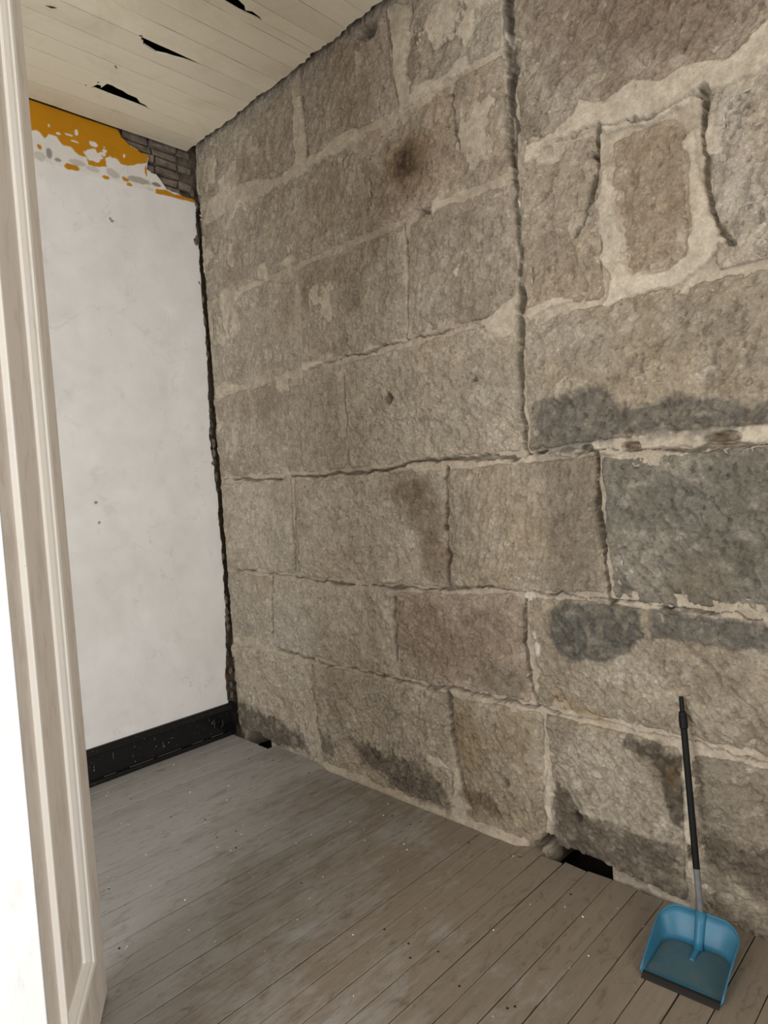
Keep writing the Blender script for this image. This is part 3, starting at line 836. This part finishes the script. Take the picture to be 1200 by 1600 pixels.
# ------------------------------------------------------------------ floor: boards run along y
floor = MB()
floor.box(-0.05, 6.65, -3.95, 0.55, -0.20, -0.16)
floor = floor.build('floor', M_DARK)
tag(floor, 'worn grey painted wooden board floor', 'floor', kind='structure')
PW = 0.1040
x0 = 2.935 - PW * 28
k = 0
fx = []
while x0 + k * PW < 6.6:
    fx.append(x0 + k * PW)
    k += 1
fx = [x for x in fx if x > -0.1]
for x in fx:
    a = max(x, 0.004) + 0.0010 * random.random() + 0.0004
    b = min(x + PW, 6.6) - 0.0010 * random.random() - 0.0004
    if b - a < 0.01:
        continue
    xm = (a + b) / 2
    # how far each board reaches under / towards the stone wall
    if 2.40 < xm < 2.73:
        ye = -0.036 + 0.022 * (xm - 2.40) / 0.33 + random.uniform(-0.008, 0.006)
    elif 0.06 < xm < 0.40:
        ye = -0.055 + random.uniform(-0.004, 0.004)
    elif 2.73 <= xm < 3.0:
        ye = -0.018 + random.uniform(-0.006, 0.004)
    else:
        ye = 0.03
    zt = random.uniform(-0.0012, 0.0004)
    c = 0.0014
    mb = MB()
    prof = [(a, -0.022), (b, -0.022), (b, zt - c), (b - c, zt), (a + c, zt), (a, zt - c)]
    sl = random.uniform(-0.008, 0.008)
    if 2.30 < xm < 2.40:      # the board with a knot hole
        hx, hy, hr = 2.347, -0.097, 0.011
        n = 14
        ring = [(hx + hr * 1.25 * math.cos(2 * math.pi * i / n), hy + hr * math.sin(2 * math.pi * i / n)) for i in range(n)]
        outer = []
        for i in range(n):
            t = 2 * math.pi * i / n
            outer.append((min(max(hx + 0.2 * math.cos(t), a), b), min(max(hy + 0.08 * math.sin(t) / max(abs(math.sin(t)), 0.5), hy - 0.07), hy + 0.07)))
        vs = [(p[0], p[1], zt) for p in ring] + [(p[0], p[1], zt) for p in outer] + [(p[0], p[1], -0.022) for p in ring]
        fs = [(i, n + i, n + (i + 1) % n, (i + 1) % n) for i in range(n)] + [(i, (i + 1) % n, 2 * n + (i + 1) % n, 2 * n + i) for i in range(n)]
        mb.add(vs, fs)
        mb.prism(prof, lambda p, q: (p, -3.9, q), lambda p, q: (p, hy - 0.07, q))
        mb.prism(prof, lambda p, q: (p, hy + 0.07, q), lambda p, q: (p, ye, q))
    else:
        yy = [-3.9]
        while yy[-1] < ye - 0.4:
            yy.append(yy[-1] + random.uniform(0.12, 0.34))
        yy[-1] = ye
        rows = []
        for y in yy:
            ea = max(0.0, random.gauss(0.0006, 0.0011))
            eb = max(0.0, random.gauss(0.0006, 0.0011))
            for (p, q) in prof:
                rows.append((p + ea if p < xm else p - eb, y + ((sl if p > xm else -sl) * 0.5 if y == ye else 0), q))
        m6 = len(prof)
        fs = [tuple(range(m6 - 1, -1, -1)), tuple(range((len(yy) - 1) * m6, len(yy) * m6))]
        for r in range(len(yy) - 1):
            fs += [(r * m6 + i, r * m6 + (i + 1) % m6, (r + 1) * m6 + (i + 1) % m6, (r + 1) * m6 + i) for i in range(m6)]
        mb.add(rows, fs)
    mb.build('plank', M_FLOOR, floor)

rr = random.Random(3)
nail_me = None
for i in range(34):
    x, y = rr.uniform(0.2, 3.0), rr.choice([-0.22, -0.22, -0.85, -0.85, -1.45]) + rr.uniform(-0.10, 0.10)
    if nail_me is None:
        mb = MB()
        n = 8
        ringv = [(0.0042 * math.cos(2 * math.pi * k / n), 0.0042 * math.sin(2 * math.pi * k / n), 0.0008) for k in range(n)]
        mb.add(ringv + [(p[0] * 1.2, p[1] * 1.2, -0.004) for p in ringv], [tuple(range(n))] + [(k, k + n, (k + 1) % n + n, (k + 1) % n) for k in range(n)])
        o = mb.build('nail', M_DARK, floor)
        nail_me = o.data
    else:
        o = obj('nail', nail_me, None, floor)
    o.location = (x, y, 0.0)

# ------------------------------------------------------------------ ceiling: boards run along y
ceil = MB()
ceil.box(-0.1, 6.7, -3.95, 0.55, 4.10, 4.13)
ceil = ceil.build('ceiling', M_DARK)
tag(ceil, 'cream painted board ceiling with three broken holes', 'ceiling', kind='structure')
CW = 0.138
cuts = [1.703 + CW * k for k in range(-13, 37)]
cuts = sorted(cuts + [1.345])          # one board is split lengthwise
# broken edges: (y, depth of the bite) along the low-x or high-x edge of a board
BITES = [
    (0.322, 'lo', [(-0.80, 0.0), (-0.785, 0.050), (-0.765, 0.052), (-0.757, 0.030), (-0.748, 0.084), (-0.72, 0.088), (-0.69, 0.078), (-0.66, 0.076), (-0.62, 0.064), (-0.57, 0.062), (-0.535, 0.036), (-0.50, 0.030), (-0.47, 0.012), (-0.43, 0.0)]),
    (0.736, 'hi', [(-0.775, 0.0), (-0.768, 0.030), (-0.755, 0.022), (-0.748, 0.048), (-0.735, 0.050), (-0.71, 0.056), (-0.667, 0.060), (-0.62, 0.048), (-0.587, 0.044), (-0.53, 0.026), (-0.47, 0.012), (-0.41, 0.0)]),
    (1.345, 'lo', [(-0.98, 0.0), (-0.90, 0.03), (-0.80, 0.042), (-0.62, 0.040), (-0.56, 0.046), (-0.52, 0.034), (-0.50, 0.010), (-0.47, 0.022), (-0.42, 0.018), (-0.40, 0.0)]),
    (1.288, 'hi', [(-0.72, 0.0), (-0.66, 0.010), (-0.60, 0.006), (-0.52, 0.010), (-0.46, 0.004), (-0.42, 0.0)]),
]
for x, xe in zip(cuts[:-1], cuts[1:]):
    a = max(x, 0.020)
    b = min(xe, 6.6)
    if b - a < 0.01:
        continue
    z0 = H + random.uniform(-0.0012, 0.0012)
    ye = -0.048 - 0.016 * random.random()
    edge = {}
    for side, e, sg in (('lo', a, 1), ('hi', b, -1)):
        pts = [(e + sg * 0.0004, -3.9)]
        y = -3.6
        while y < ye - 0.12:
            if not any(abs(x - bx) < 0.01 and sd == side and pp[0][0] - 0.05 < y < pp[-1][0] + 0.05 for bx, sd, pp in BITES):
                pts.append((e + sg * max(0.0002, random.gauss(0.0020, 0.0014)), y))
            y += random.uniform(0.06, 0.22)
        for bx, sd, pp in BITES:
            if abs(x - bx) < 0.01 and sd == side:
                pts += [(e + sg * (d + 0.0004 + (random.uniform(-0.004, 0.004) if d > 0.01 else 0)), yy) for yy, d in pp]
        pts.sort(key=lambda p: p[1])
        pts.append((e + sg * 0.0006, ye))
        edge[side] = pts
    jag = [(a + (b - a) * t, ye + random.uniform(-0.008, 0.008)) for t in (0.2, 0.4, 0.6, 0.8)]
    outline = edge['lo'] + jag + edge['hi'][::-1]
    mb = MB()
    mb.prism(outline, lambda p, q: (p, q, z0), lambda p, q: (p, q, z0 + 0.010))
    mb.build('plank', M_CEIL, ceil)
# dark splinters hanging from the boards
for (sx, sy, ln, an) in ((0.811, -1.172, 0.050, 1.1), (0.58, -0.774, 0.030, 2.3), (0.395, -0.79, 0.018, 0.6), (0.885, -0.785, 0.022, 1.0), (0.33, -0.83, 0.012, 0.4)):
    mb = MB()
    dx, dy = math.cos(an) * ln / 2, math.sin(an) * ln / 2
    mb.add([(sx - dx, sy - dy, H), (sx + dy * 0.15, sy - dx * 0.15, H - 0.006), (sx + dx, sy + dy, H - 0.003), (sx - dy * 0.15, sy + dx * 0.15, H - 0.006), (sx, sy, H + 0.002)],
           [(0, 1, 2, 3), (0, 4, 1), (1, 4, 2), (2, 4, 3), (3, 4, 0)])
    mb.build('splinter', M_SPLINTER, ceil)

# ------------------------------------------------------------------ white wall (plane x = 0, faces +x)
wl = MB()
wl.box(-0.30, -0.060, -3.95, 0.60, -0.2, 4.1)
wall_left = wl.build('wall_left', M_RUBBLE)
tag(wall_left, 'white plastered wall with peeling yellow band and bare brick corner', 'wall', kind='structure')
YEL = [(-1.9, 3.95), (-0.524, 3.93), (-0.469, 3.877), (-0.435, 3.834), (-0.36, 3.812), (-0.31, 3.808), (-0.335, 3.755), (-0.456, 3.702), (-0.503, 3.697), (-0.538, 3.727), (-0.575, 3.72), (-0.579, 3.666), (-0.635, 3.646), (-0.707, 3.634), (-0.707, 3.681), (-0.738, 3.672), (-0.779, 3.693), (-0.802, 3.712), (-0.844, 3.707), (-0.873, 3.748), (-0.922, 3.741), (-0.941, 3.714), (-0.985, 3.745), (-1.2, 3.70), (-1.9, 3.72)]
BRK = [(-0.54, 3.95), (0.1, 3.95), (0.1, 3.61), (-0.10, 3.612), (-0.204, 3.633), (-0.232, 3.663), (-0.27, 3.70), (-0.328, 3.72), (-0.324, 3.767), (-0.31, 3.808), (-0.36, 3.812), (-0.435, 3.834), (-0.487, 3.872)]
WISL = [(-0.761, 3.805, 0.012, 0.018), (-0.774, 3.748, 0.020, 0.005), (-0.665, 3.768, 0.026, 0.016), (-0.67, 3.705, 0.045, 0.034), (-0.60, 3.748, 0.014, 0.012), (-0.615, 3.725, 0.02, 0.01), (-0.48, 3.753, 0.006, 0.012), (-0.805, 3.778, 0.018, 0.005), (-0.914, 3.793, 0.004, 0.008), (-0.60, 3.77, 0.008, 0.005), (-0.865, 3.765, 0.01, 0.006), (-0.575, 3.69, 0.02, 0.03), (-0.53, 3.70, 0.02, 0.02)]
YISL = [(-0.808, 3.592, 0.042, 0.020), (-0.604, 3.590, 0.022, 0.013), (-0.482, 3.612, 0.022, 0.014), (-0.462, 3.588, 0.018, 0.011), (-0.975, 3.655, 0.012, 0.014), (-0.343, 3.70, 0.006, 0.03)]
YSTRIP = [(-0.288, 3.606), (-0.226, 3.618), (-0.154, 3.608), (0.02, 3.631), (0.02, 3.590), (-0.07, 3.587), (-0.29, 3.578)]
GISL = [(-0.923, 3.641, 0.022, 0.03, (128, 122, 114)), (-0.877, 3.614, 0.02, 0.012, (132, 126, 118)), (-0.767, 3.629, 0.055, 0.022, (176, 171, 163)), (-0.682, 3.619, 0.04, 0.016, (180, 175, 167)), (-0.555, 3.629, 0.05, 0.026, (172, 167, 159)), (-0.40, 3.632, 0.08, 0.020, (152, 145, 137)), (-0.275, 3.637, 0.03, 0.012, (112, 96, 74)), (-0.975, 3.61, 0.03, 0.03, (182, 177, 168)), (-0.32, 3.598, 0.03, 0.012, (196, 190, 182))]
ys = np.concatenate([np.arange(-3.9, -1.10, 0.05), np.arange(-1.10, 0.0301, 0.0045)])
zz = np.concatenate([np.arange(0.0, 3.45, 0.012), np.arange(3.45, 3.905, 0.0045)])
Yg, Zg = np.meshgrid(ys, zz, indexing='ij')
nb = fbm(Yg * 30, Zg * 30, 501, 3)
na = fbm(Yg * 12, Zg * 12, 502, 4)
col = np.empty(Yg.shape + (3,))
col[:] = lin((214, 212, 210))
dep = 0.004 * fbm(Yg * 1.6, Zg * 1.6, 503, 3)


def paint(mask, c, dh=0.0, st=1.0):
    global col, dep
    mk = (mask * st)[..., None]
    col = col * (1 - mk) + lin(c) * mk
    dep = dep + dh * mask


band = sstep(3.575, 3.60, Zg + 0.012 * na)
paint(band, (208, 205, 200), -0.0015)
for y, z, ry, rz, c in GISL:
    d = 1 - np.hypot((Yg - y) / ry, (Zg - z) / rz) + 0.5 * na + 0.25 * nb
    paint(sstep(0.0, 0.35, d), c, -0.001, 0.85)
dy = poly_sd(Yg, Zg, YEL) + 0.007 * nb
ymask = sstep(-0.0015, 0.0015, dy)
for y, z, ry, rz in YISL:
    d = 1 - np.hypot((Yg - y) / ry, (Zg - z) / rz) + 0.45 * nb
    ymask = np.maximum(ymask, sstep(-0.05, 0.05, d))
ymask = np.maximum(ymask, sstep(-0.0015, 0.0015, poly_sd(Yg, Zg, YSTRIP) + 0.006 * nb))
for y, z, ry, rz in WISL:
    d = 1 - np.hypot((Yg - y) / ry, (Zg - z) / rz) + 0.55 * nb
    ymask = ymask * (1 - sstep(-0.05, 0.05, d))
paint(ymask, (176, 121, 6), 0.0015)
col *= (1 + 0.05 * na)[..., None]
# small dark nail marks
for y, z, r in ((-0.83, 1.645, 0.012), (-0.821, 1.523, 0.008), (-0.59, 3.337, 0.012), (-0.60, 3.35, 0.008)):
    d = np.hypot(Yg - y, Zg - z) / r
    paint(sstep(1.0, 0.6, d), (92, 88, 84), -0.002)
# yellow crumb at the bottom of the broken edge
paint(sstep(1.0, 0.7, np.hypot((Yg + 0.05) / 0.012, (Zg - 0.40) / 0.03)), (170, 120, 40))
# ragged right edge and the bare brick corner are cut away
yedge = np.interp(Zg, [0.2, 0.38, 0.46, 0.73, 1.2, 1.7, 2.04, 2.3, 2.75, 3.6, 3.95], [-0.040, -0.055, -0.036, -0.016, -0.006, -0.010, -0.032, -0.016, -0.004, -0.006, -0.02])
yedge = yedge + 0.012 * fbm(Zg * 16, Zg * 0 + 2, 511, 4, 0.6)
keep = (Yg < yedge) & ~(poly_sd(Yg, Zg, BRK) + 0.008 * nb > 0)
vid = np.arange(Yg.size).reshape(Yg.shape)
kf = keep[:-1, :-1] & keep[1:, :-1] & keep[1:, 1:] & keep[:-1, 1:]
fcs = grid_faces(*Yg.shape)[kf.ravel()]
vw = np.stack([dep.ravel(), Yg.ravel(), Zg.ravel()], 1)
used = np.zeros(len(vw), bool)
used[fcs.ravel()] = True
remap = np.cumsum(used) - 1
pl = obj('plaster_coat', mesh_np('plaster_coat', vw[used], remap[fcs], True, col.reshape(-1, 3)[used]), M_WHITE, wall_left)
sm = pl.modifiers.new('thickness', 'SOLIDIFY')
sm.thickness = 0.022
sm.offset = 0.0 - 1.0
# bare bricks in the top corner
rr = random.Random(5)
zc = 3.55
row = 0
while zc < 3.93:
    y1 = -0.005 - (0.10 if row % 2 else 0.0)
    hh = rr.uniform(0.036, 0.056)
    while y1 > -0.60:
        ln = rr.uniform(0.13, 0.20)
        if row % 2 == 0 and y1 > -0.02:
            ln = 0.10
        ya, yb = y1 - ln, y1
        front = -0.022 + rr.uniform(-0.016, 0.008)
        mb = MB()
        j = lambda: rr.uniform(-0.009, 0.009)
        v8 = [(-0.09, ya, zc), (-0.09, yb, zc), (-0.09, yb, zc + hh), (-0.09, ya, zc + hh),
              (front + j(), ya + abs(j()), zc + abs(j())), (front + j(), yb - abs(j()), zc + abs(j())), (front + j(), yb - abs(j()), zc + hh - abs(j())), (front + j(), ya + abs(j()), zc + hh - abs(j()))]
        mb.add(v8, [(0, 1, 2, 3), (4, 7, 6, 5), (0, 4, 5, 1), (1, 5, 6, 2), (2, 6, 7, 3), (3, 7, 4, 0)])
        mb.build('brick', M_BRICK, wall_left, bevel=0.003, seg=1)
        y1 = ya - 0.006
    zc += hh + 0.006
    row += 1
# rubble seen in the broken corner joint
for i in range(46):
    z = 0.25 + i * 0.0755 + rr.uniform(-0.02, 0.02)
    s = rr.uniform(0.016, 0.034)
    y = -0.010 + rr.uniform(-0.014, 0.012)
    xx = -0.022 + rr.uniform(-0.012, 0.010)
    vs = []
    for a in range(5):
        th = math.pi * (a + 0.5) / 5
        for b in range(7):
            ph = 2 * math.pi * b / 7
            q = s * rr.uniform(0.7, 1.15)
            vs.append((xx + q * math.sin(th) * math.cos(ph) * 0.8, y + q * math.sin(th) * math.sin(ph) * 0.8, z + q * 1.25 * math.cos(th)))
    fs = [(a * 7 + b, a * 7 + (b + 1) % 7, (a + 1) * 7 + (b + 1) % 7, (a + 1) * 7 + b) for a in range(4) for b in range(7)]
    fs += [tuple(range(7)), tuple(range(34, 27, -1))]
    mb = MB()
    mb.add(vs, fs)
    mb.build('rubble_stone', M_RUBBLE, wall_left)

# ------------------------------------------------------------------ black baseboard along the white wall
bb = bpy.data.objects.new('baseboard_left', None)
COL.objects.link(bb)
tag(bb, 'black gloss painted wooden baseboard below the white wall', 'baseboard', kind='structure')


def bb_part(name, prof, y1):
    mb = MB()
    mb.prism(prof, lambda p, q: (p, -3.88, q), lambda p, q: (p, y1, q))
    return mb.build(name, M_BLACK, bb, bevel=0.0035)


bb_part('board', [(-0.02, 0.0), (0.020, 0.0), (0.020, 0.168), (-0.02, 0.168)], -0.012)
bb_part('cap_moulding', [(-0.02, 0.166), (0.028, 0.166), (0.031, 0.170), (0.031, 0.179), (0.026, 0.184), (0.024, 0.192), (0.018, 0.198), (0.018, 0.206), (0.012, 0.212), (-0.02, 0.212)], -0.012)
bb_part('shoe_moulding', [(0.0, 0.0), (0.042, 0.0), (0.042, 0.014), (0.036, 0.024), (0.026, 0.030), (0.0, 0.030)], -0.03)

# chips and drips in the black paint
M_CHIP_GLINT = plain('grey_chips_and_glint', srgb(104, 102, 99), 0.8, 0.2)
rr = random.Random(33)
for i in range(26):
    y = rr.uniform(-1.05, -0.06)
    z = rr.uniform(0.04, 0.15)
    hh = rr.choice([0.004, 0.006, 0.008, 0.02, 0.04])
    w = 0.0022 if hh > 0.01 else hh * rr.uniform(0.5, 1.1)
    z1 = min(z + hh, 0.164)
    mb = MB()
    mb.add([(0.0200, y, z), (0.0200, y + w, z + 0.001), (0.0200, y + w * 0.8, z1), (0.0200, y - w * 0.1, z1 - 0.001), (0.0209, y + w * 0.4, (z + z1) / 2)],
           [(0, 1, 4), (1, 2, 4), (2, 3, 4), (3, 0, 4)])
    mb.build('paint_chip', M_CHIP_GLINT, bb)
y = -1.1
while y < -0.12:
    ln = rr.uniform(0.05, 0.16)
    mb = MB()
    mb.box(0.0262, 0.0284, y, y + ln, 0.0285, 0.0303)  # worn shoe edge, its bright highlight painted on as a pale strip
    mb.build('worn_edge_glint', M_CHIP_GLINT, bb)
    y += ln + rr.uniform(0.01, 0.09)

# ------------------------------------------------------------------ the walls behind and beside the camera, with their openings


def wall_with_openings(name, axis, at, thick, lo, hi, openings, label):
    """axis 'y': wall in plane y=at running along x; 'x': plane x=at running along y"""
    mb = MB()

    def bx(a, b, z0, z1):
        if b - a < 1e-3 or z1 - z0 < 1e-3:
            return
        if axis == 'y':
            mb.box(a, b, at - thick, at, z0, z1)
        else:
            mb.box(at, at + thick, a, b, z0, z1)
    cur = lo
    for (a, b, z0, z1) in sorted(openings):
        bx(cur, a, -0.2, 4.1)
        bx(a, b, -0.2, z0)
        bx(a, b, z1, 4.1)
        cur = b
    bx(cur, hi, -0.2, 4.1)
    o = mb.build(name, M_WALL)
    tag(o, label, 'wall', kind='structure')
    return o


wall_with_openings('wall_back', 'y', -3.9, 0.30, -0.3, 6.9, [(1.90, 3.50, 0.10, 3.0)], 'pale plastered wall with an added opening for fill light')
wall_with_openings('wall_right', 'x', 6.6, 0.30, -3.9, 0.60, [(-3.05, -1.15, 0.85, 3.25)], 'pale plastered end wall with a window opening')

# ------------------------------------------------------------------ open door leaf in the left foreground
door = bpy.data.objects.new('door_1', None)
COL.objects.link(door)
tag(door, 'tall white panelled door leaf standing open in the left foreground', 'door', kind='structure')
DN = Vector((0.854, -0.520, 0))           # from far edge to near edge
DN.normalize()
DT = Vector((0.520, 0.854, 0)).normalized()   # outward normal of the visible face
FAR = Vector((1.954, -1.780, 0.0)) - DN * 0.293
LW = 0.669
TH = 0.105
ZT = 3.72


def dp(s, t, z):
    v = FAR + DN * s + DT * t
    return (v.x, v.y, z)


def dbox(mb, s0, s1, t0, t1, z0, z1):
    mb.prism([(s0, t0), (s1, t0), (s1, t1), (s0, t1)], lambda p, q: dp(p, q, z0), lambda p, q: dp(p, q, z1))


I0, I1, Z0, Z1 = 0.266, 0.511, 0.30, 3.50        # panel sight opening
for (nm, s0, s1, z0, z1, mt) in (('stile', 0.0, I0 - 0.02, 0.008, ZT, M_DOOR), ('stile', I1 + 0.02, LW, 0.008, ZT, M_DOOR),
                                 ('rail', I0 - 0.02, I1 + 0.02, 0.008, Z0 - 0.02, M_DOOR), ('rail', I0 - 0.02, I1 + 0.02, Z1 + 0.02, ZT, M_DOOR)):
    mb = MB()
    dbox(mb, s0, s1, -TH, 0.0, z0, z1)
    mb.build(nm, mt, door, bevel=0.0025)
mb = MB()
dbox(mb, I0 - 0.02, I1 + 0.02, -TH + 0.012, -0.006, Z0 - 0.02, Z1 + 0.02)
mb.build('panel', M_DOOR, door)
mb = MB()
dbox(mb, LW - 0.001, LW + 0.006, -TH, 0.001, 0.008, ZT)
mb.build('edge_strip', M_DOOR_EDGE, door, bevel=0.002)


def frame_mould(name, wf, wn, wz, mat, prof):
    """mitred moulding round the sight opening; prof: (fraction of width outwards, height)"""
    mb = MB()
    ring = []
    for (u, h) in prof:
        ring.append([dp(I0 - wf * u, h, Z0 - wz * u), dp(I1 + wn * u, h, Z0 - wz * u), dp(I1 + wn * u, h, Z1 + wz * u), dp(I0 - wf * u, h, Z1 + wz * u)])
    n = len(prof)
    vs = [p for r in ring for p in r]
    sides = {'far': (3, 0), 'bottom': (0, 1), 'near': (1, 2), 'top': (2, 3)}
    for sd, (a, b) in sides.items():
        m = MB()
        lst = [ring[k][a] for k in range(n)] + [ring[k][b] for k in range(n)]
        fs = [(k, k + 1, n + k + 1, n + k) for k in range(n - 1)] + [(n - 1, 0, n, 2 * n - 1), tuple(range(n)), tuple(range(2 * n - 1, n - 1, -1))]
        m.add(lst, fs)
        m.build(name, mat, door)


frame_mould('moulding', 0.086, 0.050, 0.060, M_DOOR_MOULD,
            [(0.0, -0.008), (0.0, 0.002), (0.10, 0.005), (0.12, 0.002), (0.32, 0.0085), (0.50, 0.011), (0.54, 0.0075), (0.60, 0.0075), (0.66, 0.014), (0.95, 0.0145), (1.0, 0.010), (1.0, -0.004)])

# ------------------------------------------------------------------ blue long-handled dustpan
pan = bpy.data.objects.new('dustpan', None)
COL.objects.link(pan)
pan.location = (3.141, -0.421, 0.0)
pan.rotation_euler = (0, 0, 0.077)
tag(pan, 'blue plastic dustpan with long black handle leaning on the stone wall', 'dustpan')


def mat_plastic(name, c, dust, amount):
    t = NT(name)
    p = t.pos()
    n = t.noise(p, 14, 6, 0.7)
    cc = t.mix(t.ramp(n, [(0.35, (0, 0, 0)), (0.75, (amount,) * 3)]), c, dust)
    t.bump(t.noise(p, 120, 3), 0.08, 0.001)
    t.b.inputs['Subsurface Weight'].default_value = 0.0
    return t.done(cc, 0.45, 0.35)


M_BLUE = mat_plastic('blue_plastic', srgb(36, 98, 126), srgb(78, 104, 114), 0.5)
M_BLUE_D = mat_plastic('dusty_blue_plastic', srgb(52, 86, 98), srgb(86, 92, 90), 0.8)
M_RUBBER = plain('black_rubber', srgb(20, 19, 18), 0.5, 0.4, 0.2, 60)
M_POLE = plain('black_pole', srgb(7, 7, 7), 0.6, 0.2, 0.2, 40, 0.05)
M_GREYPOLE = plain('grey_pole_end', srgb(92, 92, 92), 0.5, 0.4, 0.15, 40, 0.05)

HW = 0.120
DEP = 0.222


def pan_outline(off, dep, rad, n=7):
    """U shape from left front round the back to right front (local x right, y back)"""
    w = HW + off
    pts = [(-HW - off * 0.25, 0.0)]
    for k in range(1, 6):
        t = k / 6
        pts.append((-(HW + off * (0.25 + 0.75 * t)), (dep - rad) * t))
    for k in range(n + 1):
        a = math.pi - k * math.pi / 2 / n
        pts.append((-w + rad + rad * math.cos(a), dep - rad + rad * math.sin(a)))
    for k in range(1, 8):
        t = k / 8
        pts.append((-(w - rad) + 2 * (w - rad) * t, dep))
    for k in range(n + 1):
        a = math.pi / 2 - k * math.pi / 2 / n
        pts.append((w - rad + rad * math.cos(a), dep - rad + rad * math.sin(a)))
    for k in range(5, 0, -1):
        t = k / 6
        pts.append(((HW + off * (0.25 + 0.75 * t)), (dep - rad) * t))
    pts.append((HW + off * 0.25, 0.0))
    return pts


bot = pan_outline(-0.010, DEP, 0.055)
top = pan_outline(0.008, DEP + 0.045, 0.060)
N = len(bot)


def topz(p):
    t = max(0.0, min(1.0, p[1] / (DEP + 0.045)))
    z = 0.016 + 0.088 * (t ** 0.9)
    # top of the back dips towards its rounded corners
    if t > 0.55:
        z -= 0.020 * max(0.0, (abs(p[0]) - 0.07) / 0.065) ** 2 * (t - 0.55) / 0.45
        z += 0.006 * math.exp(-(p[0] / 0.02) ** 2) * (1 if t > 0.95 else 0)
    return z


mb = MB()
vs = []
R_ = 5
for k in range(R_ + 1):
    q = k / R_
    for i in range(N):
        qq = q ** 1.4
        vs.append((bot[i][0] + (top[i][0] - bot[i][0]) * qq, bot[i][1] + (top[i][1] - bot[i][1]) * qq, 0.006 + (topz(top[i]) - 0.006) * q))
fs = [(k * N + i, k * N + i + 1, (k + 1) * N + i + 1, (k + 1) * N + i) for k in range(R_) for i in range(N - 1)]
mb.add(vs, fs)
walls = mb.build('side_walls', M_BLUE, pan, smooth=True)
m = walls.modifiers.new('thickness', 'SOLIDIFY')
m.thickness = 0.0028
m.offset = 0
mb = MB()
rim = [(top[i][0], top[i][1], topz(top[i])) for i in range(N)]
mb.tube(rim, [0.0032] * N, 8)
mb.build('rim', M_BLUE, pan, smooth=True)
# floor of the pan with the ramp behind the lip
mb = MB()
fl = [p for p in bot if p[1] > 0.026]
half = len(fl)
vs = [(p[0], p[1], 0.0045) for p in fl] + [(p[0], p[1], 0.0022) for p in fl]
mb.add(vs, [tuple(range(half)), tuple(range(2 * half - 1, half - 1, -1))] + [(i, (i + 1) % half, half + (i + 1) % half, half + i) for i in range(half)])
mb.build('pan_floor', M_BLUE_D, pan)
mb = MB()
yb = fl[0][1]
mb.prism([(0.0, 0.0045), (0.010, 0.010), (yb + 0.002, 0.0055), (yb + 0.002, 0.0018), (0.0, 0.0018)], lambda p, q: (-HW + 0.004, p, q), lambda p, q: (HW - 0.004, p, q))
mb.build('ramp', M_BLUE, pan)
mb = MB()
mb.prism([(-0.017, 0.0006), (-0.012, 0.004), (0.0, 0.0105), (0.010, 0.0118), (0.010, 0.0095), (0.0, 0.004), (0.0, 0.0006)], lambda p, q: (-HW + 0.004, p, q), lambda p, q: (HW - 0.004, p, q))
mb.build('rubber_lip', M_RUBBER, pan)
# socket on the back, rib on the floor
mb = MB()
mb.tube([(0.0, DEP - 0.012, 0.004), (0.0, DEP + 0.004, 0.03), (0.0, DEP + 0.026, 0.075), (0.0, DEP + 0.040, 0.112)], [0.015, 0.0165, 0.0175, 0.018], 18)
mb.build('socket', M_BLUE, pan, smooth=True)
mb = MB()
mb.prism([(-0.008, 0.004), (0.008, 0.004), (0.007, 0.012), (-0.007, 0.012)], lambda p, q: (p - 0.004, DEP - 0.075, q * 0.8), lambda p, q: (p, DEP - 0.005, q * 1.3))
mb.build('rib', M_BLUE, pan, bevel=0.0015)
# handle: from the socket up to the wall
inv = Matrix.LocRotScale(pan.location, pan.rotation_euler, None).inverted()
P0 = Vector((0.0, DEP + 0.036, 0.100))
P1 = inv @ Vector((3.036, -0.030, 0.815))


def along(t):
    return P0.lerp(P1, t)


mb = MB()
mb.tube([along(-0.02), along(0.205)], [0.0112, 0.0112], 20)
mb.build('pole_end', M_GREYPOLE, pan, smooth=False)
mb = MB()
mb.tube([along(0.205), along(0.86)], [0.0114, 0.0114], 20)
mb.build('pole', M_POLE, pan)
mb = MB()
mb.tube([along(0.845), along(0.85), along(0.90), along(0.905), along(0.925), along(0.93), along(0.99), along(1.0)], [0.0115, 0.0145, 0.0150, 0.0138, 0.0125, 0.0085, 0.0080, 0.006], 20)
mb.build('grip_cap', M_POLE, pan)

# ------------------------------------------------------------------ crumbs of plaster lying on the boards
mb = MB()
rr = random.Random(21)
for i in range(150):
    if i < 95:
        x, y = rr.uniform(0.15, 1.9), rr.uniform(-1.5, -0.08)
    else:
        x, y = rr.uniform(1.4, 3.2), rr.uniform(-1.3, -0.08)
    s = rr.choice([0.0018, 0.0022, 0.0028, 0.0034, 0.005])
    a = rr.uniform(0, 6.28)
    c, d = math.cos(a) * s, math.sin(a) * s
    e = rr.uniform(0.5, 1.3)
    mb.add([(x + c, y + d, 0.0), (x - d * e, y + c * e, 0.0), (x - c, y - d, 0.0), (x + d * e, y - c * e, 0.0), (x + c * 0.2, y + d * 0.3, s * 0.8)],
           [(0, 1, 4), (1, 2, 4), (2, 3, 4), (3, 0, 4), (3, 2, 1, 0)])
crumbs = mb.build('plaster_crumbs', plain('white_plaster_crumbs', srgb(214, 208, 198), 0.9, 0.2))
tag(crumbs, 'white crumbs of fallen plaster scattered over the grey floorboards', 'debris', kind='stuff')
